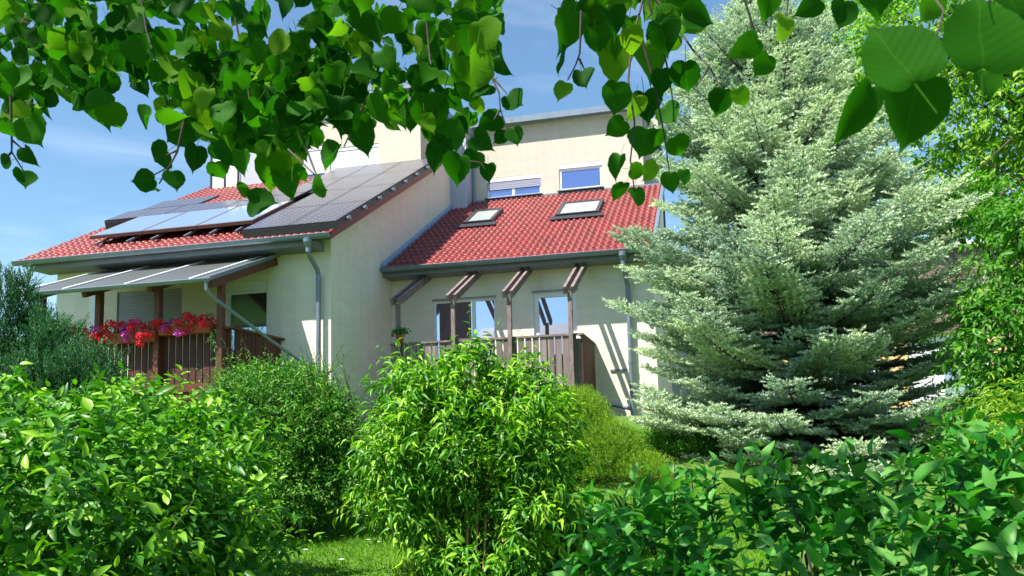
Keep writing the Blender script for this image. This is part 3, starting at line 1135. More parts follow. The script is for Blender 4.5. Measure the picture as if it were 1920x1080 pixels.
for xa, xb, ya, yb in ((-6.22, -5.42, 21.12, 22.40), (-3.72, -2.60, 21.05, 22.35)):
    nrmR = Vector((0, -SL, 1)).normalized()
    b = MB()
    Pq = lambda x, y, o: Vector(roofR(x, y)) + nrmR * o
    t_ = .09
    for (a, c, d, e) in ((xa, xb, ya, ya + t_), (xa, xb, yb - t_, yb), (xa, xa + t_, ya + t_, yb - t_), (xb - t_, xb, ya + t_, yb - t_)):
        b.hexa([Pq(a, d, 0), Pq(c, d, 0), Pq(c, e, 0), Pq(a, e, 0), Pq(a, d, .14), Pq(c, d, .14), Pq(c, e, .14), Pq(a, e, .14)])
    f = b.build('skylight', M_DARKM, RH)
    b = MB()
    b.quad(Pq(xa + t_, ya + t_, .115), Pq(xb - t_, ya + t_, .115), Pq(xb - t_, yb - t_, .115), Pq(xa + t_, yb - t_, .115))
    b.build('pane', M_SKYG, f)
    b = MB()
    b.hexa([Pq(xa - .12, ya - .22, .05), Pq(xb + .12, ya - .22, .05), Pq(xb + .12, ya, .06), Pq(xa - .12, ya, .06),
            Pq(xa - .12, ya - .22, .075), Pq(xb + .12, ya - .22, .075), Pq(xb + .12, ya, .095), Pq(xa - .12, ya, .095)])
    b.build('flashing', M_DARKM, f)

# pergola brackets: twin rafters clasping a post
for x in (-6.36, -5.14, -3.94, -2.69):
    b = MB()
    b.box(x - .04, x + .04, 16.52, 16.62, 1.9, 4.62)
    P_ = b.build('pergola_post', M_GREYP, RH)
    for s in (-1, 1):
        b = MB()
        b.beam((x + s * .08, 16.42, 4.64), (x + s * .08, 18.45, 5.57), .06, .145)
        b.build('rafter', M_GREYP, P_)
BYR = 16.64
b = MB()
b.box(-6.56, -2.52, BYR + .05, YWR - .002, 2.66, 2.80)
BR = b.build('balcony', M_GREYP, RH)
b = MB()
b.box(-6.58, -2.46, BYR - .03, BYR + .07, 3.76, 3.80)
b.box(-2.56, -2.46, BYR + .07, YWR - .01, 3.76, 3.80)
b.build('handrail', M_GREYP, BR)
b = MB()
x = -6.55
i = 0
while x < -2.6:
    w_ = .125
    b.box(x, x + w_, BYR, BYR + .022, 2.62 + random.uniform(-.02, .02), 3.755)
    x += w_ + .028
b.build('front_boards', M_GREYW, BR)
b = MB()
y = BYR + .05
while y < YWR - .1:
    b.box(-2.512, -2.488, y, y + .135, 2.64, 3.755)
    y += .15
b.build('side_boards', M_REDW, BR)
for px in (-6.5, -2.56):
    boxobj('corner_post', M_GREYP, BR, px - .05, px + .05, BYR + .06, BYR + .16, 1.6, 3.7)

# ================================================================== NEIGHBOUR BUILDING behind the spruce
M_CLAD = boardmat('brown_cladding', (0.10, 0.06, 0.055), (0.34, 0.22, 0.19), 5)
M_WHW = mat('white_garage', (0.78, 0.76, 0.80), rough=0.8, var=0.06)
M_OCH = mat('ochre_render', (0.75, 0.48, 0.22), rough=0.85, var=0.08)
NB = empty('neighbour_building', (8, 26, 2), 'wide building with brown board cladding above white and ochre walls behind the blue spruce', 'building')
b = MB()
b.box(-4, 22, 26.0, 34, 0.9, 4.6)
b.build('lower_wall', M_WHW, NB)
b = MB()
x = -4.0
while x < 22:
    b.box(x, x + .19, 25.82 + (.03 if int(x * 10) % 2 else 0), 25.998, 4.45, 6.85)
    x += .195
b.build('board_cladding', M_CLAD, NB)
b = MB()
b.box(-4, 22, 26.0, 34, 4.62, 6.86)
b.build('upper_wall', M_CLAD, NB)
b = MB()
b.box(-4.1, 22.2, 25.6, 34.2, 6.87, 6.98)
b.build('roof', M_SHUTW, NB)
for x in (-.7, 1.9, 4.6, 7.4, 10.2):
    boxobj('ochre_panel', M_OCH, NB, x, x + .75, 25.93, 25.998, 1.2, 4.43)
b = MB()
b.box(-1.05, 1.0, 25.5, 25.9, 3.45, 3.56)
b.build('ledge', M_ZINC, NB)
for x in (0.4, 3.3, 6.2, 9.0):
    window(NB, x, x + 1.2, 2.6, 3.9, 25.93, M_GLASS, (x + .6,), sill=False)

# house opposite, behind the camera: seen only mirrored in the panes
M_GT = mat('grey_tile', (0.13, 0.12, 0.15), rough=0.6, var=0.3, scale=3, bump=0.4, bscale=6)
OH = empty('opposite_house', (-8, -22, 0), 'house with grey tiled roof standing across the garden behind the viewer', 'house')
b = MB()
b.box(-16, 4, -30, -20, -.5, 6.3)
b.build('wall', M_WALL, OH)
b = MB()
b.hexa([(-17, -18.8, 6.2), (5, -18.8, 6.2), (5, -25, 10.4), (-17, -25, 10.4), (-17, -18.8, 6.4), (5, -18.8, 6.4), (5, -25, 10.6), (-17, -25, 10.6)])
b.hexa([(-17, -25, 10.4), (5, -25, 10.4), (5, -31, 6.2), (-17, -31, 6.2), (-17, -25, 10.6), (5, -25, 10.6), (5, -31, 6.4), (-17, -31, 6.4)])
b.build('roof', M_GT, OH)

# ================================================================== PLANTS
def ell(u, v, D, rx, ry, rz):
    p = W(u, v, D)
    return (p[0], p[1], p[2], rx, ry, rz)


def bush(name, label, cat, ells, n, L, nl, leaf, aspect, T, m, rmin=.7, rough=.16, upb=.55, seed=0, inner=.35,
         base=None, nst=14, r0=.012, group=None, tone=.45, tvar=.5, droop=.3, spread=1.0, stemmat=None, axr=.35, part='foliage', lo=None, up=.6, nlong=0, longf=2.2):
    cx, cy = np.mean([e[0] for e in ells]), np.mean([e[1] for e in ells])
    bz = gzf(cx, cy)
    rt = empty(name, (cx, cy, bz), label, cat, group)
    P, N = env_points(ells, n, rmin, 1.0, rough, seed, lo=(bz + .05) if lo is None else lo)
    ni = int(n * inner)
    P2, N2 = env_points(ells, ni, .3, .72, .1, seed + 5, lo=bz + .05)
    P, N = np.concatenate([P, P2]), np.concatenate([N, N2])
    A = N * .6 + np.array([0, 0, upb]) + rng.normal(size=P.shape) * axr
    LL = L * (.6 + .8 * rng.random(len(P)))
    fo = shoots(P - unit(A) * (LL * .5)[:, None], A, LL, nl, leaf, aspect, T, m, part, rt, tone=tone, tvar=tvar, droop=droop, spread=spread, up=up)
    if nlong:
        k = rng.choice(n, nlong)
        A3 = N[k] * .7 + np.array([0, 0, upb * .9]) + rng.normal(size=(nlong, 3)) * .3
        L3 = L * longf * (.6 + .6 * rng.random(nlong))
        P3 = P[k] - unit(A3) * (L3 * .35)[:, None]
        lg = shoots(P3, A3, L3, int(nl * longf * .8), leaf * .9, aspect, T, m, 'long_shoots', rt, tone=tone + .12, tvar=tvar, droop=droop, spread=spread, up=up)
        lt = stems('long_twigs', [tuple(q) for q in P3], [tuple(q) for q in P3 + unit(A3) * L3[:, None] - np.array([0, 0, .10]) * L3[:, None]], stemmat or M_STEM, rt, r0=.004, r1=.0015, sway=.01, n=4, seg=3)
    bases = base or [(cx + random.uniform(-.18, .18), cy + random.uniform(-.18, .18), bz - .05) for _ in range(6)]
    k = rng.choice(len(P), nst)
    br = stems('branches', bases, [tuple(P[i]) for i in k], stemmat or M_STEM, rt, r0=r0)
    if nlong:
        merge(fo, lg)
        merge(br, lt)
    return rt


G_DOG = leafmat('dogwood_leaf', [(0.025, 0.12, 0.008), (0.07, 0.25, 0.012), (0.30, 0.54, 0.03)], .30, .42)
G_DOG2 = leafmat('dogwood_leaf_shaded', [(0.02, 0.11, 0.02), (0.06, 0.20, 0.03), (0.17, 0.34, 0.07)], .35, .38)
G_HORN = leafmat('hornbeam_leaf', [(0.02, 0.11, 0.008), (0.06, 0.23, 0.015), (0.22, 0.42, 0.04)], .28, .5)
G_MOCK = leafmat('mock_orange_leaf', [(0.03, 0.14, 0.008), (0.09, 0.29, 0.012), (0.34, 0.58, 0.03)], .32, .42)
G_LIME = leafmat('lime_green_leaf', [(0.07, 0.16, 0.01), (0.18, 0.33, 0.015), (0.32, 0.46, 0.03)], .4, .5)
G_JUN = leafmat('juniper_scale', [(0.012, 0.07, 0.02), (0.035, 0.15, 0.05), (0.12, 0.28, 0.13)], .2, .6)
G_FRONT = leafmat('glossy_shrub_leaf', [(0.012, 0.12, 0.010), (0.035, 0.23, 0.02), (0.14, 0.36, 0.07)], .36, .42, spec=.25)
G_TREE = leafmat('backlit_tree_leaf', [(0.07, 0.22, 0.015), (0.18, 0.38, 0.03), (0.42, 0.60, 0.09)], .5, .5)  # upper crown of the right-hand tree: its backlit glow put into the leaf colours
G_TREE2 = leafmat('tree_leaf', [(0.03, 0.14, 0.012), (0.08, 0.26, 0.02), (0.20, 0.40, 0.05)], .45, .5)
G_LIND = leafmat('linden_leaf', [(0.010, 0.08, 0.004), (0.04, 0.18, 0.006), (0.20, 0.34, 0.02)], .5, .6, veins=True, spec=.1)
G_LINC = leafmat('linden_crown_leaf', [(0.012, 0.075, 0.004), (0.03, 0.14, 0.006), (0.12, 0.24, 0.015)], .4, .6, spec=.2)
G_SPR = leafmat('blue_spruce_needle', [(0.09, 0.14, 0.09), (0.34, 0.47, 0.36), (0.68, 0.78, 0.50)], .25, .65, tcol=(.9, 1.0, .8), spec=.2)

# big broad-leaved hedge in the left foreground
E_ = [ell(60, 1040, 4.7, 1.15, 1.1, .92), ell(210, 1035, 5.0, .88, 1.2, .86), ell(325, 1050, 4.9, .40, .8, .62),
      ell(-80, 960, 5.2, 1.0, 1.1, .85), ell(250, 855, 6.8, .95, .8, .54), ell(60, 860, 6.8, 1.1, .8, .54), ell(385, 860, 6.7, .50, .6, .52), ell(415, 930, 6.2, .24, .5, .42)]
bush('broadleaf_shrub', 'large spreading shrub with broad bright green leaves in the left foreground', 'shrub', E_,
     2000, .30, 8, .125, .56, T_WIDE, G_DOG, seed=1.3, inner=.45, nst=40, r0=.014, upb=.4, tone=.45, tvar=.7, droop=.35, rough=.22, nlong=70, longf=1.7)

# arching small-leaved shrub beside it
E_ = [ell(540, 860, 9.4, .80, .8, .80), ell(470, 765, 9.6, .58, .7, .48), ell(560, 755, 9.4, .50, .6, .46), ell(615, 810, 9.2, .32, .5, .5), ell(590, 910, 9.1, .50, .6, .42)]
hb = bush('arching_shrub', 'dark layered shrub with small leaves and long arching twigs before the downpipe corner', 'shrub', E_,
          2400, .34, 12, .080, .55, T_KITE, G_HORN, seed=2.2, inner=.3, nst=40, r0=.02, upb=.25, tone=.45, tvar=.6, droop=.15, stemmat=M_BARK, rough=.3, nlong=150, longf=2.0)
# long arching sprays reaching above the crown
sp = []
for (u, v, D) in ((385, 680, 9.4), (470, 645, 9.6), (535, 650, 9.6), (590, 650, 9.4), (655, 715, 9.2), (430, 675, 9.2), (510, 680, 9.2), (625, 680, 9.3), (450, 660, 9.5), (490, 670, 9.3), (550, 675, 9.3), (400, 710, 9.2), (605, 665, 9.4), (640, 700, 9.3), (480, 700, 9.0), (575, 700, 9.0), (560, 690, 9.1), (420, 720, 8.9), (570, 640, 9.7), (660, 745, 9.1)):
    a, b_ = W(u + (20 if u > 520 else 45), v + 95, D), W(u, v, D)
    for q in range(2):
        jj = rng.normal(size=3) * .06
        sp.append((a + jj, b_ - a))
P = np.array([q[0] for q in sp])
A = np.array([q[1] for q in sp])
x_ = shoots(P, A, np.linalg.norm(A, axis=1) * 1.1, 16, .055, .5, T_KITE, G_HORN, 'arching_sprays', hb, droop=.25, tone=.6)
merge(kid(hb, 'foliage'), x_)
x_ = stems('twigs', [tuple(q[0]) for q in sp], [tuple(q[0] + q[1] * 1.05) for q in sp], M_STEM, hb, r0=.006, r1=.002, sway=.03, n=5)
merge(kid(hb, 'branches'), x_)

# big centre shrub with hanging leaves and cane supports
E_ = [ell(880, 840, 7.3, .72, .8, .66), ell(760, 860, 7.2, .40, .6, .45), ell(1000, 850, 7.2, .42, .6, .52), ell(870, 715, 7.4, .42, .5, .36), ell(775, 750, 7.4, .28, .4, .36), ell(975, 740, 7.4, .28, .4, .34), ell(790, 950, 7.0, .26, .5, .25), ell(920, 1040, 6.9, .60, .6, .18), ell(1010, 950, 7.0, .35, .5, .3)]
cs = bush('rounded_shrub', 'tall shrub with drooping pointed leaves on the lawn before the grey balcony', 'shrub', E_,
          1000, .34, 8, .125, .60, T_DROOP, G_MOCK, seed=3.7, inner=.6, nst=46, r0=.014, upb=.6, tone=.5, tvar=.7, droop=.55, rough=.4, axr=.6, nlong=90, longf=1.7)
tp = []
for (u, v) in ((720, 700), (775, 665), (835, 650), (885, 640), (960, 655), (1005, 668), (1048, 730), (690, 745), (1085, 850), (700, 800), (915, 660), (805, 680)):
    a = W(u + (25 if u < 880 else -25), v + 85, 7.3)
    tp.append((a, W(u, v, 7.3) - a))
P, A = np.array([q[0] for q in tp]), np.array([q[1] for q in tp])
x_ = shoots(P, A, np.linalg.norm(A, axis=1) * 1.05, 10, .115, .60, T_DROOP, G_MOCK, 'top_shoots', cs, droop=.6, tone=.65)
merge(kid(cs, 'foliage'), x_)
x_ = stems('twigs', [tuple(q[0]) for q in tp], [tuple(q[0] + q[1]) for q in tp], M_STEM, cs, r0=.006, r1=.002, sway=.02, n=5)
merge(kid(cs, 'branches'), x_)
for (u, dv), wh in zip(((815, 20), (872, 25), (890, 0), (905, 30), (940, 10)), ('leftmost', 'second from the left', 'tallest, middle one', 'fourth from the left', 'rightmost')):
    b = MB()
    a = W(u, 1075, 6.7)
    c = W(u + 6, 935 + dv, 6.9)
    b.tube([(a[0], a[1], gzf(a[0], a[1]) - .05), tuple(c)], .011, 8)
    o = b.build('bamboo_cane', M_CANE, None)
    tag(o, 'bamboo cane among the rounded shrub stems, ' + wh + ' of five', 'plant stake', 'bamboo canes in the rounded shrub')

# lime green fine-leaved conifer shrub
E_ = [ell(1085, 830, 11.6, .62, .7, .72), ell(1152, 870, 11.2, .46, .6, .64), ell(1215, 900, 10.8, .35, .5, .36), ell(1070, 775, 11.8, .40, .6, .34), ell(1160, 940, 11.0, .42, .5, .42), ell(1100, 950, 11.0, .7, .5, .45)]
bush('golden_conifer', 'yellow-green fine feathery shrub sloping down below the grey balcony', 'shrub', E_,
     6000, .16, 12, .046, .34, T_KITE, G_LIME, seed=4.4, inner=.3, nst=20, upb=.8, tone=.5, tvar=.7, droop=-.1, spread=.8, rough=.16)
bush('low_shrub', 'low dark green shrub between the golden shrub and the foot of the spruce', 'shrub',
     [ell(1235, 850, 12.2, .42, .4, .34), ell(1290, 862, 12.0, .45, .4, .32), ell(1340, 875, 11.6, .4, .4, .25)],
     900, .2, 9, .06, .5, T_KITE, G_HORN, seed=11.0, nst=16, tone=.5)

# blue-green juniper on the left edge
E_ = [ell(35, 640, 8.4, .24, .3, .62), ell(45, 570, 8.5, .13, .16, .34), ell(5, 600, 8.3, .22, .3, .5), ell(85, 660, 8.3, .26, .3, .42), ell(75, 610, 8.4, .12, .2, .28), ell(108, 645, 8.2, .14, .2, .28),
      ell(165, 690, 8.0, .24, .3, .22), ell(130, 710, 8.0, .3, .35, .24), ell(-20, 700, 8.2, .45, .4, .5), ell(60, 740, 8.0, .5, .5, .4), ell(170, 740, 8.0, .35, .35, .25), ell(-50, 640, 8.4, .35, .3, .5)]
bush('juniper', 'blue-green juniper with feathery upright tips at the left beside the wooden balcony', 'conifer', E_,
     3600, .20, 13, .055, .34, T_KITE, G_JUN, seed=5.1, inner=.3, nst=24, r0=.02, upb=1.1, tone=.45, tvar=.6, droop=-.35, spread=.6, stemmat=M_BARK, rough=.4, lo=1.4, axr=.25, nlong=120, longf=1.7)

# glossy shrub in the right foreground
E_ = [ell(1340, 1045, 3.1, .42, .5, .34), ell(1520, 1050, 3.0, .48, .5, .36), ell(1720, 1055, 2.9, .46, .5, .36), ell(1890, 1005, 2.9, .38, .5, .44), ell(1235, 1060, 3.0, .24, .4, .26), ell(1450, 1160, 2.8, .8, .5, .36), ell(1850, 1110, 2.7, .6, .5, .45)]
fs = bush('glossy_shrub', 'loose shrub with large dark glossy leaves filling the right foreground', 'shrub', E_,
          330, .26, 7, .108, .66, T_WIDE, G_FRONT, seed=6.2, inner=.4, nst=46, r0=.008, upb=.6, tone=.5, tvar=.8, droop=.15, rough=.2, stemmat=M_TWIG, up=.7)
tp = []
for (u, v) in ((1390, 850), (1470, 835), (1600, 850), (1690, 850), (1770, 880), (1850, 830), (1900, 800), (1250, 900), (1200, 930), (1550, 900), (1650, 900), (1320, 870), (1440, 880), (1830, 870), (1225, 885), (1265, 870), (1295, 878), (1345, 855), (1180, 945)):
    a = W(u + rng.normal() * 20, v + 110, 3.0)
    tp.append((a, W(u, v, 3.0) - a))
P, A = np.array([q[0] for q in tp]), np.array([q[1] for q in tp])
x_ = shoots(P, A, np.linalg.norm(A, axis=1), 8, .105, .66, T_WIDE, G_FRONT, 'top_shoots', fs, droop=.05, tone=.5, up=.7)
merge(kid(fs, 'foliage'), x_)
x_ = stems('twigs', [tuple(q[0]) for q in tp], [tuple(q[0] + q[1]) for q in tp], M_TWIG, fs, r0=.004, r1=.0015, sway=.02, n=5)
merge(kid(fs, 'branches'), x_)

# pale shrub at the right edge
E_ = [ell(1905, 790, 6.6, .34, .35, .30), ell(1950, 850, 6.5, .4, .4, .45), ell(1880, 860, 6.5, .25, .3, .3)]
bush('pale_shrub', 'light yellow-green leafy shrub at the far right edge beyond the glossy shrub', 'shrub', E_,
     330, .28, 8, .10, .38, T_DROOP, G_LIME, seed=7.7, nst=12, tone=.6, droop=.5)

# low green plants along the lawn's edges and under the shrubs
M_BLADE = leafmat('iris_blade', [(0.05, 0.17, 0.03), (0.12, 0.30, 0.04), (0.28, 0.42, 0.08)], .35, .45)
for (u, v, D, nb, wh) in ((1110, 1010, 7.4, 46, 'middle'), (1175, 1015, 7.6, 40, 'rightmost'), (1060, 1050, 7.0, 30, 'leftmost')):
    p = W(u, v, D)
    z0 = gzf(p[0], p[1])
    rt = empty('iris_clump', (p[0], p[1], z0), 'clump of arching green blades right of the rounded shrub, ' + wh + ' of three', 'plant', 'bladed plants at the foot of the golden conifer')
    P = np.stack([p[0] + rng.normal(size=nb) * .10, p[1] + rng.normal(size=nb) * .10, np.full(nb, z0)], 1)
    D_ = rng.normal(size=(nb, 3)) * .35
    D_[:, 2] = 1
    place_leaves('blades', P, D_, rand_dirs(nb), rng.uniform(.35, .65, nb), rng.uniform(.03, .05, nb),
                 tmpl([0, .25, .5, .75, 1], [0, .5, .45, .3, 0], .1, .5), M_BLADE, rt, rng.random(nb))

# daisies in the lawn
M_PETAL = mat('daisy_petal', (0.85, 0.85, 0.80), rough=.6, var=.03)
b = MB()
for (u, v) in ((608, 1006), (621, 1005), (642, 1014), (612, 1016), (524, 1042), (573, 1041), (690, 1022), (708, 1026), (640, 1060), (560, 1065)):
    # find the lawn under the pixel
    d = ray(u, v)
    t = 5.0
    while (CAM + d * t)[2] > gzf(*(CAM + d * t)[:2]) and t < 14:
        t += .02
    p = CAM + d * t
    for k in range(8):
        a = k * PI / 4
        b.quad((p[0], p[1], p[2] + .05), (p[0] + .022 * math.cos(a - .3), p[1] + .022 * math.sin(a - .3), p[2] + .056),
               (p[0] + .03 * math.cos(a), p[1] + .03 * math.sin(a), p[2] + .055), (p[0] + .022 * math.cos(a + .3), p[1] + .022 * math.sin(a + .3), p[2] + .056))
o = b.build('daisies', M_PETAL)
tag(o, 'tiny white daisies scattered in the mown lawn', 'flowers', kind='stuff')


# ------------------------------------------------------------------ blue spruce
def needles(name, S, Dv, Ln, per_m, nlen, nw, m, parent, tone):
    """needle-clad twigs: S starts, Dv unit directions, Ln lengths; three-sided needles set all round"""
    cnt = np.maximum(6, (Ln * per_m)).astype(int)
    idx = np.repeat(np.arange(len(S)), cnt)
    n = len(idx)
    t = rng.random(n)
    P = S[idx] + Dv[idx] * (Ln[idx] * t)[:, None]
    A = Dv[idx]
    r = rng.normal(size=(n, 3))
    rad = unit(r - A * (r * A).sum(1, keepdims=True))
    D = unit(rad * .85 + A * .75 + np.array([0, 0, .25]))
    ln = nlen * (.75 + .5 * rng.random(n)) * (1 - .25 * t)
    X = unit(np.cross(D, rand_dirs(n))) * (nw * .5)
    V = np.stack([P - X, P + X, P + D * ln[:, None]], 1).reshape(-1, 3)
    F = np.arange(n * 3).reshape(-1, 3)
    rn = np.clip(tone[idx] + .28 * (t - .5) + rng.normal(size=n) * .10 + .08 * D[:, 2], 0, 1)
    return npmesh(name, V, [F], m, parent, [rn])


st = W(1514, 900, 12.2)
SX, SY = st[0], st[1]
SZ = gzf(SX, SY)
SPR = empty('blue_spruce', (SX, SY, SZ), 'tall blue-green spruce with tiered needle branches right of the houses', 'conifer')
TOPZ = 8.45
b = MB()
tops = [(SX - .25 * (k / 10.0) + .03 * math.sin(k), SY + .03 * math.cos(k), SZ + (TOPZ - SZ) * k / 10.0) for k in range(11)]
b.tube(tops, [.17 * (1 - k / 10.0) + .012 for k in range(11)], 10)
b.build('trunk', M_BARK, SPR, smooth=True)


def axis(z):
    f = (z - SZ) / (TOPZ - SZ)
    return np.array([SX - .25 * f, SY, z])


S_, D_, L_, T_ = [], [], [], []
bb = MB()
UPV = np.array([0, 0, 1.0])
z = SZ - .12
while z < TOPZ - .05:
    f = (z - SZ) / (TOPZ - SZ)
    Rz = float(np.interp(z, [1.2, 1.8, 2.95, 4.1, 4.8, 5.25, 6.4, 7.2, 7.95, 8.5], [2.25, 2.35, 2.4, 2.55, 2.1, 1.95, 1.5, 1.05, .5, .12]))
    nb = int(round(14 - 6 * f))
    ph = rng.random() * 6.28
    for k in range(nb):
        a = ph + 2 * PI * k / nb + rng.normal() * .16
        Lb = Rz * (.74 + .36 * rng.random())
        rise = -.02 + rng.normal() * .05 - max(0, .16 - f) * .8 + .65 * f ** 2.2 + rng.normal() * .05
        o0 = axis(z + rng.normal() * .07)
        hd = np.array([math.cos(a), math.sin(a), 0.0])
        sd = np.array([-math.sin(a), math.cos(a), 0.0])

        def bp(t):
            return o0 + hd * Lb * t + UPV * (Lb * (rise * t - .10 * (1 - f) * math.sin(PI * min(t, 1)) + .07 * t ** 3))
        npt = 7
        bb.tube([tuple(bp(i / npt)) for i in range(npt + 1)], [.024 * (1 - f * .6) * (1 - i / npt) + .004 for i in range(npt + 1)], 5, cap=False)
        nt_ = max(4, int(Lb / .125))
        btone = .54 + rng.normal() * .13 + (.10 if .45 < f < .72 else 0) + (.06 if f >= .72 else 0)  # top boughs brightened in colour to make up for weaker light there
        for i in range(nt_):
            t = .22 + .78 * (i + rng.random() * .6) / nt_
            p = bp(t)
            tang = bp(min(1, t + .05)) - bp(t - .05)
            tang /= np.linalg.norm(tang)
            for s in (-1, 1):
                Lt = min(.62, (.14 + .26 * Lb * (1 - t) ** .7) * (.75 + .5 * rng.random()))
                d = unit(tang * .65 + sd * s * .9 + UPV * (rng.normal() * .05 - .02))
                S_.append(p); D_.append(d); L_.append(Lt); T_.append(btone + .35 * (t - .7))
                nn = int(Lt / .10)
                for q in range(1, nn + 1):
                    pp = p + d * Lt * q / (nn + .6)
                    for s2 in (-1, 1):
                        d2 = unit(d * .75 + np.cross(d, UPV) * s2 * .7 + UPV * (rng.normal() * .08 + .10))
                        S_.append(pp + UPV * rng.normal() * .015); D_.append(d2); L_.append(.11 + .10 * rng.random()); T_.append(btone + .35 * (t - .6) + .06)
        for s in (-.5, 0, .5):
            S_.append(bp(.9)); D_.append(unit(bp(1.0) - bp(.9) + sd * s * .1)); L_.append(.20); T_.append(btone + .28)
    z += .29 - .11 * f
S_, D_, L_, T_ = np.array(S_), np.array(D_), np.array(L_), np.array(T_)
bb.build('branches', M_BARK, SPR)
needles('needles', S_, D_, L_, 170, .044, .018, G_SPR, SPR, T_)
# second and third leaders and a few steep shoots at the top
L2 = []
for (u, v, dz) in ((1425, 40, .5), (1440, 0, .6), (1500, 60, .5), (1470, -20, .7), (1410, 90, .35), (1520, 120, .35), (1335, 190, .2), (1380, 130, .3)):
    q = W(u, v, 12.2)
    L2.append((q - np.array([(q[0] - axis(q[2])[0]) * .35, 0, dz]), q))
P2 = np.array([q[0] for q in L2])
V2 = np.array([q[1] - q[0] for q in L2])
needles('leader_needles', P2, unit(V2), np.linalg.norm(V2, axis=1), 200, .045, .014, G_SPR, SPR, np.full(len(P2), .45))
tipS = np.array([[SX - .25, SY, TOPZ - .5]])
print('spruce twigs', len(S_))

# ------------------------------------------------------------------ deciduous tree behind and right of the spruce
tb = W(2080, 900, 12.5)
tx, ty = tb[0], tb[1]
tz = gzf(tx, ty)
DT = empty('deciduous_tree', (tx, ty, tz), 'tall leafy tree with bright green crown and dark branches at the right edge', 'tree')
b = MB()
b.tube([(tx, ty, tz - .1), (tx + .05, ty, tz + 2.5), (tx - .1, ty + .1, tz + 5), (tx, ty + .2, tz + 8), (tx, ty, tz + 10.5)], [.24, .2, .15, .1, .03], 12)
b.build('trunk', M_BARK, DT, smooth=True)
E1 = [ell(1720, 60, 14.5, 1.45, 1.3, 1.25), ell(1880, 10, 13.5, 1.6, 1.6, 1.3), ell(1880, 200, 13.5, 1.25, 1.2, 1.1), ell(1650, 180, 15, .85, 1.0, .7), ell(1800, 330, 14.5, .9, 1.1, .8),
      ell(1600, 20, 15.5, .9, .9, .9), ell(1580, 130, 15.5, .5, .7, .5), ell(2050, 100, 12.5, 1.6, 1.6, 2.0), ell(1950, 330, 13, 1.0, 1.2, 1.0)]
P, N = env_points(E1, 3000, .35, 1.0, .25, 8.8)
A = N * .5 + np.array([0, 0, -.15]) + rng.normal(size=P.shape) * .6
shoots(P, A, rng.uniform(.25, .5, len(P)), 8, .145, .62, T_WIDE, G_TREE, 'upper_crown', DT, droop=.45, tone=.55, tvar=.7, up=.5)
k = rng.choice(len(P), 46)
stems('limbs', [(tx, ty, tz + 3.5), (tx, ty, tz + 5), (tx, ty + .1, tz + 6.5), (tx, ty, tz + 8)], [tuple(P[i]) for i in k], M_BARK, DT, r0=.045, r1=.005, sway=.12)
E2 = [ell(1925, 440, 10.2, .45, .6, .55), ell(1880, 640, 10.0, .55, .6, .7), ell(1830, 390, 11.5, .5, .6, .4), ell(1960, 600, 10, .8, .9, 1.4), ell(1870, 780, 9.8, .45, .5, .5), ell(1850, 860, 9.8, .5, .5, .4)]
P, N = env_points(E2, 1350, .45, 1.0, .2, 9.9)
A = N * .4 + np.array([-.3, 0, -.1]) + rng.normal(size=P.shape) * .5
shoots(P, A, rng.uniform(.2, .4, len(P)), 8, .13, .55, T_WIDE, G_TREE2, 'lower_crown', DT, droop=.5, tone=.45, tvar=.6, up=.6)
k = rng.choice(len(P), 30)
tops_ = [tuple(P[i]) for i in k]
stems('lower_branches', [(tx, ty, tz + 2.5), (tx, ty, tz + 4), (tx, ty, tz + 5)], tops_ + [tuple(W(1728, 297, 11.8)), tuple(W(1760, 470, 11.3)), tuple(W(1800, 345, 11.6)), tuple(W(1830, 290, 11.5))], M_BARK, DT, r0=.03, r1=.005, sway=.10)

# wooded background beyond the neighbour building
G_WOOD = leafmat('wood_leaf', [(0.06, 0.16, 0.02), (0.13, 0.28, 0.03), (0.26, 0.42, 0.06)], .4, .5)
for i, (u, v, D, r, lab) in enumerate(((1640, 420, 36, 3.4, 'rounded light green tree beyond the neighbour roof, directly behind the spruce'),
                                       (1850, 380, 37, 4.2, 'wide light green tree beyond the neighbour roof at the right edge'))):
    c = W(u, v, D)
    rt = empty('background_tree', (c[0], c[1], 1.0), lab, 'tree', 'trees beyond the neighbour building')
    b = MB()
    b.tube([(c[0], c[1], .5), (c[0] + .1, c[1], 4), (c[0], c[1], c[2])], [.35, .28, .1], 8)
    b.build('trunk', M_BARK, rt)
    Ee = [(c[0], c[1], c[2], r, r, r * .8), (c[0] - r * .6, c[1], c[2] - r * .5, r * .7, r * .7, r * .55), (c[0] + r * .65, c[1], c[2] - r * .4, r * .7, r * .7, r * .6), (c[0], c[1], c[2] - r * .8, r * .9, r * .8, r * .5)]
    P, N = env_points(Ee, 900, .6, 1, .22, i * 2.)
    A = N + rng.normal(size=P.shape) * .5
    shoots(P, A, rng.uniform(.5, .9, len(P)), 9, .24, .6, T_KITE, G_WOOD, 'crown', rt, tone=.5, droop=.3)

rt = empty('garden_tree', (-19, -5, 0), 'broad green garden tree far behind the viewer, seen mirrored in the left balcony door', 'tree')
b = MB()
b.tube([(-19, -5, -.5), (-19, -5, 3), (-19, -5, 7)], [.3, .22, .1], 8)
b.build('trunk', M_BARK, rt)
Ee = [(-19, -5, 7.5, 3.4, 3.2, 3.0), (-21, -4, 5.5, 2.4, 2.2, 2.0), (-16.8, -6, 5.8, 2.2, 2.2, 2.2)]
P, N = env_points(Ee, 900, .6, 1, .22, 3.3)
shoots(P, N + rng.normal(size=P.shape) * .5, rng.uniform(.5, .9, len(P)), 8, .24, .6, T_KITE, G_WOOD, 'crown', rt, tone=.4, droop=.3)

# ------------------------------------------------------------------ geraniums in boxes
G_GER = leafmat('geranium_leaf', [(0.03, 0.10, 0.02), (0.07, 0.20, 0.03), (0.16, 0.30, 0.06)], .3, .5)


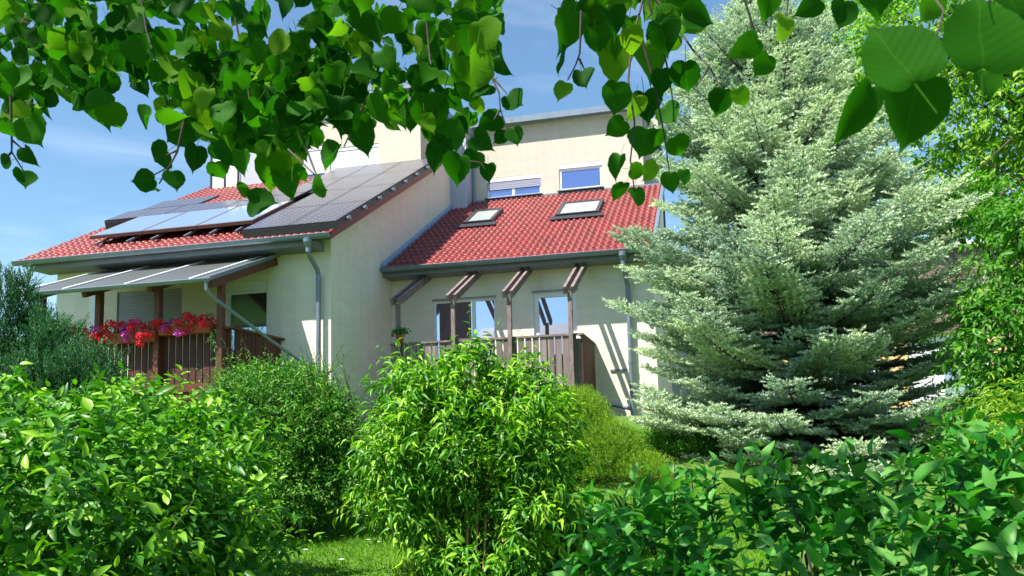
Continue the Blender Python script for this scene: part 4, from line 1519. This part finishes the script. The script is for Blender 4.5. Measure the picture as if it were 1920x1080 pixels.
def petmat(name, c):
    return leafmat(name, [tuple(x * .6 for x in c), c, tuple(min(1, x * 1.25) for x in c)], .3, .55, tcol=(1, .35, .6))


P_RED = petmat('red_petal', (0.85, 0.03, 0.06))
P_PNK = petmat('pink_petal', (0.85, 0.06, 0.25))
P_VIO = petmat('violet_petal', (0.80, 0.12, 0.75))


def flowerbox(x0, x1, y, z, label, heads, seed):
    rt = empty('flower_box', ((x0 + x1) / 2, y, z - .17), label, 'flower box', 'geranium boxes on the wooden balcony')
    b = MB()
    b.hexa([(x0 + .03, y - .09, z - .17), (x1 - .03, y - .09, z - .17), (x1 - .03, y + .07, z - .17), (x0 + .03, y + .07, z - .17),
            (x0, y - .12, z), (x1, y - .12, z), (x1, y + .08, z), (x0, y + .08, z)])
    b.box(x0 - .01, x1 + .01, y - .13, y - .118, z - .02, z + .012)
    b.build('box', M_TERRA, rt)
    n = int((x1 - x0) * 130)
    P = np.stack([rng.uniform(x0, x1, n), y + rng.uniform(-.15, .08, n), z + rng.uniform(-.06, .20, n)], 1)
    Dd = rand_dirs(n)
    Dd[:, 1] -= .4
    place_leaves('leaves', P, Dd, rand_dirs(n) + np.array([0, -.5, .8]), rng.uniform(.04, .07, n), rng.uniform(.045, .08, n), T_WIDE, G_GER, rt, rng.random(n))
    stm = []
    for (hx, hz, m) in heads:
        c = np.array([hx, y - .10 + rng.normal() * .05, hz])
        k = 100
        dr = rand_dirs(k)
        Pp = c + dr * np.array([.064, .05, .048])
        place_leaves('flower_head', Pp, dr + rng.normal(size=(k, 3)) * .6, dr, rng.uniform(.024, .038, k), rng.uniform(.03, .042, k),
                     tmpl([0, .5, 1], [0, .5, 0], .05, .1), m, rt, rng.random(k))
        stm.append((tuple(c)))
    stems('stalks', [(q[0] * .7 + (x0 + x1) / 2 * .3, y - .02, z - .02) for q in stm], stm, M_STEM, rt, r0=.004, r1=.003, sway=.05, n=5, seg=3)
    return rt


def hd(lst, m, Y=13.25):
    out = []
    for (u, v) in lst:
        p = atY(u, v, Y)
        out.append((p[0], p[2], m))
    return out


flowerbox(-9.72, -8.62, BYL - .10, 3.90, 'terracotta flower box with red geraniums standing tall, hung at the balcony corner by the post',
          hd([(358, 593), (366, 600), (381, 601), (399, 603), (362, 617), (300, 612), (290, 608), (355, 598), (388, 598), (345, 606), (372, 606), (308, 606), (390, 610), (320, 620)], P_RED) + hd([(326, 604), (316, 616), (331, 612), (340, 626)], P_VIO) + hd([(312, 610), (349, 624)], P_PNK), 1)
flowerbox(-10.85, -9.75, BYL - .10, 3.80, 'terracotta flower box overflowing with red and violet geraniums, middle of the wooden railing',
          hd([(212, 607), (200, 617), (228, 614), (218, 622), (190, 632), (198, 638), (212, 630), (286, 629), (268, 645), (205, 625), (183, 628), (222, 610), (234, 610), (256, 618), (270, 612), (278, 618), (248, 620), (194, 624), (275, 632)], P_RED) +
          hd([(237, 618), (243, 628), (242, 637), (186, 620)], P_VIO) + hd([(250, 610), (262, 605), (258, 613), (258, 630), (246, 605), (184, 632)], P_PNK), 2)
flowerbox(-12.0, -11.1, BYL - .10, 3.84, 'terracotta flower box with a few red geraniums, half hidden behind the juniper',
          hd([(133, 622), (143, 620), (152, 622), (137, 626), (168, 623)], P_RED) + hd([(148, 618), (162, 622)], P_PNK), 3)

# pot plant on the grey balcony's rail
pp = atY(747, 645, 16.45)
rt = empty('pot_plant', (pp[0], 16.56, 3.80), 'leafy plant in a small terracotta pot on the left end of the grey balcony rail', 'potted plant')
b = MB()
b.tube([(pp[0], 16.56, 3.80), (pp[0], 16.56, 3.93)], [.06, .085], 14)
b.tube([(pp[0], 16.56, 3.93), (pp[0], 16.56, 3.955)], [.095, .095], 14)
b.build('pot', M_TERRA, rt)
n = 130
P = np.array([pp[0], 16.56, 4.03]) + rand_dirs(n) * np.array([.20, .14, .09]) * rng.random((n, 1)) ** .4
place_leaves('leaves', P, rand_dirs(n) + np.array([0, -.3, -.1]), rand_dirs(n) + np.array([0, -.3, 1]), rng.uniform(.06, .09, n), rng.uniform(.05, .07, n), T_WIDE, G_GER, rt, rng.random(n) * .8)

# creeper hanging at the wooden balcony's corner
rt = empty('climbing_plant', (-8.35, 13.25, gzf(-8.35, 13.25)), 'slender climbing plant trailing down the corner of the wooden balcony', 'plant')
pts = [W(398, 622, 13.9), W(404, 640, 13.9), W(405, 665, 13.9), W(412, 690, 13.8), W(440, 705, 13.6)]
P, A = [], []
for i in range(4):
    for q in range(5):
        P.append(pts[i] + (pts[i + 1] - pts[i]) * q / 5)
        A.append(rng.normal(size=3) * .6 + np.array([0, -.3, -.4]))
shoots(np.array(P), np.array(A), np.full(20, .14), 7, .05, .6, T_WIDE, G_GER, 'leaves', rt, tone=.6)
b = MB()
b.tube([tuple(p) for p in pts] + [(-8.3, 13.2, gzf(-8.3, 13.2))], .008, 6)
b.build('stem', M_TWIG, rt)

# ------------------------------------------------------------------ overhanging linden
LT = empty('linden_tree', (3.2, -2.6, gzf(3.2, -2.6)), 'linden tree whose heart-shaped leaves hang across the top of the view', 'tree')
b = MB()
b.tube([(3.2, -2.6, -.4), (3.15, -2.5, 1.5), (3.0, -2.3, 3.2), (2.9, -2.1, 5.2), (2.8, -2.0, 8)], [.30, .24, .20, .15, .05], 14)
b.build('trunk', M_BARK, LT, smooth=True)
limbs = [[(3.0, -2.3, 3.4), (2.0, -.8, 4.1), (.6, .8, 4.35), (-1.0, 2.2, 4.2), (-2.4, 3.0, 4.0), (-3.6, 3.6, 3.9)],
         [(2.95, -2.2, 4.4), (2.2, -.4, 5.0), (1.2, 1.4, 4.9), (.4, 2.6, 4.5)],
         [(3.0, -2.25, 3.0), (2.6, -.6, 3.3), (1.9, .9, 3.3), (1.3, 1.8, 3.1)]]
for lp in limbs:
    b = MB()
    b.tube(lp, [.08 - .012 * i for i in range(len(lp))], 8)
    b.build('limb', M_BARK, LT, smooth=True)


def edge(u):
    xs = [0, 30, 60, 110, 150, 200, 222, 250, 270, 300, 330, 400, 430, 480, 540, 560, 600, 640, 680, 740, 790, 830, 860, 885, 905, 925, 940, 950]
    ysv = [215, 250, 255, 190, 215, 225, 120, 150, 200, 215, 250, 300, 320, 330, 345, 330, 225, 235, 245, 250, 245, 290, 290, 260, 170, 140, 60, 0]
    return np.interp(u, xs, ysv)


P, Dd, Nn, Ln, Rn = [], [], [], [], []
CF = ray(960, 540)
SR, SD = RM[0], RM[1]           # screen right, screen down in world


def leaf_at(u, v, size, ang, D, tone=None, tilt=.5):
    """leaf whose middle is seen at u, v; ang is the tip's turn from straight down, degrees"""
    c = W(u, v, D)
    a = R(ang)
    d = SD * math.cos(a) + SR * math.sin(a) + CF * rng.normal() * .3
    d = d / np.linalg.norm(d)
    ln = size / FPX * D
    P.append(c - d * ln * .5)
    Dd.append(d)
    nn = -CF + rng.normal(size=3) * tilt
    Nn.append(nn)
    Ln.append(ln)
    Rn.append(np.clip(.34 + rng.normal() * .30 if tone is None else tone, 0, 1))


# fill of the hanging mass
cnt = 0
while cnt < 900:
    u = rng.uniform(-60, 945)
    e = edge(u)
    v = rng.uniform(-90, 1) + (rng.random() ** .85) * (e + 50)
    if v > e - 12:
        continue
    D = rng.uniform(2.3, 4.0) if rng.random() < .75 else rng.uniform(2.1, 2.7)
    leaf_at(u, v, rng.uniform(.048, .078) * FPX / D, rng.normal() * 45, D, tilt=.9)
    cnt += 1
for _ in range(150):
    u = rng.uniform(360, 640)
    leaf_at(u, rng.uniform(110, edge(u) - 25), rng.uniform(42, 60), rng.normal() * 40, rng.uniform(2.3, 3.6), tilt=.7)
cnt = 0
while cnt < 45:
    u = rng.uniform(1060, 1300)
    v = rng.uniform(-60, 60 + 60 * math.sin((u - 1060) / 240 * PI))
    leaf_at(u, v, rng.uniform(42, 56), rng.normal() * 35, rng.uniform(2.1, 2.7))
    cnt += 1
FR = [(52, 292, 36, 20, 1), (45, 335, 42, 25, 1), (8, 303, 30, -80, 1), (57, 243, 62, 35, 0), (83, 198, 60, 5, 0), (12, 240, 45, 5, 0), (185, 205, 58, 20, 0), (210, 220, 50, 10, 0),
      (276, 225, 50, -60, 0), (298, 292, 50, -70, 1), (270, 338, 44, -80, 1), (328, 336, 46, 25, 1), (290, 353, 28, 40, 1), (333, 250, 66, -60, 0), (362, 295, 58, -20, 0),
      (408, 320, 40, 5, 0), (455, 305, 52, 0, 0), (453, 355, 38, -70, 0), (508, 318, 64, 0, 0), (545, 345, 58, 10, 0), (598, 350, 46, 65, 0), (485, 380, 52, 80, 1), (498, 262, 66, 30, 0),
      (545, 262, 60, 20, 0), (575, 235, 55, 25, 0), (682, 262, 66, 10, 0), (630, 298, 64, -25, 0), (635, 205, 64, -10, 0), (700, 200, 72, 5, 0), (757, 210, 66, 0, 0), (805, 212, 84, 0, 0),
      (850, 250, 66, 20, 0), (905, 268, 52, 55, 0), (822, 297, 68, -15, 0), (856, 315, 66, -20, 0), (886, 300, 46, -30, 0), (915, 322, 36, 0, 1), (903, 170, 48, -50, 0), (944, 120, 52, 25, 0),
      (965, 190, 46, 45, 1), (920, 228, 42, -50, 1), (966, 255, 44, 10, 1), (942, 263, 38, -60, 1), (912, 65, 64, 30, 0), (892, 130, 92, 0, 0), (885, 60, 80, -10, 0),
      (1075, 42, 64, -10, 0), (1057, 115, 56, -15, 1), (1095, 148, 52, 12, 0), (1054, 170, 48, -25, 0), (1118, 75, 62, 10, 0), (1158, 105, 66, 5, 0), (1150, 182, 72, -10, 0), (1215, 105, 70, 10, 0),
      (1245, 70, 72, 15, 0), (1212, 200, 68, 10, 0), (1188, 200, 56, -10, 0), (1155, 240, 56, -50, 0), (1206, 268, 64, -15, 0), (1232, 262, 46, 20, 0), (1155, 310, 56, -25, 0), (1195, 320, 34, 80, 0),
      (1222, 322, 54, -35, 0), (1272, 275, 46, 30, 0), (1258, 342, 42, 0, 0), (1160, 358, 44, -30, 1), (1194, 366, 36, 0, 0), (1256, 215, 52, 30, 0), (1285, 145, 66, 5, 0), (1307, 35, 62, 85, 1),
      (1240, 25, 60, 0, 0), (1355, 190, 56, -10, 0), (1388, 182, 44, 20, 0), (1405, 86, 52, -50, 0), (1430, 122, 50, -30, 0), (1468, 50, 56, -25, 0), (1440, 8, 50, -20, 0), (1520, 12, 56, -60, 0),
      (1575, 28, 66, -15, 0), (1742, 12, 60, -30, 0), (1240, 150, 44, 0, 0), (1180, 60, 56, 0, 0), (1112, 25, 52, -15, 0), (1285, 330, 34, 10, 0)]
for (u, v, s, a, dk) in FR:
    leaf_at(u, v, s * rng.uniform(.78, 1.05), a, (2.0 if u < 1300 else 1.6) + rng.random() * .5, tone=(.08 if dk else None), tilt=.35 if not dk else .8)
P, Dd, Nn, Ln, Rn = map(np.array, (P, Dd, Nn, Ln, Rn))
place_leaves('foliage', P, Dd, Nn, Ln, Ln * (.92 + .2 * rng.random(len(Ln))), T_HEART, G_LIND, LT, Rn, uv=True, curl=.3)
# the rest of the crown, above the frame: it shades the hanging leaves and the right foreground
c = np.stack([rng.uniform(-6.0, 2.8, 9000), rng.uniform(-3.0, 3.2, 9000), rng.uniform(3.6, 6.6, 9000)], 1)
c = c[(lump(c, 1.1, 2.0) > .08) & (c[:, 1] < 2.3 - .25 * np.maximum(0, -2 - c[:, 0]))]
s_ = (c - CAM) @ RM.T
zz = np.where(np.abs(s_[:, 2]) < .05, .05, s_[:, 2])
uu, vv = PPX + FPX * s_[:, 0] / zz, PPY + FPX * s_[:, 1] / zz
c = c[~((s_[:, 2] > .05) & (uu > -80) & (uu < 2000) & (vv > -80))]
n = len(c)
print('crown leaves', n)
Dc = rng.normal(size=(n, 3)) * .6 + np.array([0, 0, -.6])
place_leaves('crown', c, Dc, rng.normal(size=(n, 3)) * .7 + np.array([0, 0, 1.]), rng.uniform(.09, .12, n), rng.uniform(.13, .17, n), T_WIDE, G_LINC, LT, rng.random(n))
# big leaves close to the camera
P, Dd, Nn, Ln, Rn = [], [], [], [], []
for (u, v, s, a, D) in ((1680, 98, 150, 205, .85), (1845, 58, 165, 175, .8), (1713, 208, 130, -5, .9), (1606, 212, 120, -28, .95), (1853, 155, 55, 10, 1.6), (1640, -30, 120, 20, 1.0), (1900, -10, 110, 30, 1.0)):
    leaf_at(u, v, s, a, D, tone=.25, tilt=.15)
P, Dd, Nn, Ln, Rn = map(np.array, (P, Dd, Nn, Ln, Rn))
wd_ = Ln * 1.02
wd_[3] = Ln[3] * .55
place_leaves('near_leaves', P, Dd, Nn, Ln, wd_, T_HEART, G_LIND, LT, Rn, uv=True)
# twigs
TW = [[(880, -40, 2.3), (895, 70, 2.3), (915, 130, 2.25), (936, 175, 2.2), (938, 205, 2.2), (952, 245, 2.2)], [(938, 205, 2.2), (926, 225, 2.2)], [(915, 135, 2.25), (950, 175, 2.2)],
      [(1215, -40, 2.4), (1185, 80, 2.3), (1178, 150, 2.3), (1190, 230, 2.2), (1182, 300, 2.2), (1190, 360, 2.2)], [(1200, 60, 2.3), (1225, 150, 2.3), (1245, 250, 2.3), (1256, 330, 2.3)],
      [(1090, 20, 2.2), (1087, 100, 2.2), (1080, 120, 2.2), (1065, 150, 2.2)], [(1086, 110, 2.2), (1096, 130, 2.2)], [(1205, -30, 2.3), (1270, 50, 2.3), (1300, 95, 2.2), (1330, 125, 2.1), (1352, 165, 2.0)],
      [(1330, 125, 2.1), (1318, 145, 2.1), (1298, 170, 2.1)], [(1215, 0, 2.3), (1250, 120, 2.3), (1262, 190, 2.3)],
      [(20, 180, 2.2), (22, 260, 2.2), (22, 285, 2.2), (45, 322, 2.2)], [(22, 285, 2.2), (8, 300, 2.2)], [(22, 262, 2.2), (45, 282, 2.2)],
      [(345, 230, 2.2), (332, 285, 2.2), (318, 312, 2.2), (285, 330, 2.2)], [(332, 282, 2.2), (310, 292, 2.2)], [(318, 312, 2.2), (298, 345, 2.2)],
      [(800, 40, 2.4), (806, 110, 2.4), (818, 170, 2.3), (815, 230, 2.3)], [(690, 180, 2.3), (670, 220, 2.3), (645, 275, 2.2)], [(560, 240, 2.3), (590, 320, 2.3), (602, 345, 2.2)],
      [(540, 280, 2.3), (598, 335, 2.2)], [(260, -30, 2.6), (275, 60, 2.6), (300, 140, 2.5)], [(660, -30, 2.6), (700, 50, 2.6), (740, 110, 2.5)], [(430, -30, 2.6), (450, 80, 2.6), (470, 200, 2.5)],
      [(120, -30, 2.6), (140, 60, 2.6), (160, 150, 2.5)], [(860, 300, 2.2), (900, 305, 2.2), (910, 318, 2.2)], [(1920, -20, .9), (1860, -10, .85), (1850, 5, .8)], [(1740, -20, .95), (1770, 20, .9), (1735, 130, .9), (1728, 160, .9)],
      [(1480, -30, 1.9), (1475, 30, 1.9)], [(1390, -20, 2.0), (1415, 60, 2.0), (1425, 100, 2.0)]]
for tw in TW:
    k = len(tw)
    r0 = .0035 * (tw[0][2] / 2.2)
    b = MB()
    b.tube([tuple(W(*q)) for q in tw], [r0 * (1 - .55 * i / (k - 1)) for i in range(k)], 6, cap=False)
    b.build('twig', M_TWIG, LT, smooth=True)
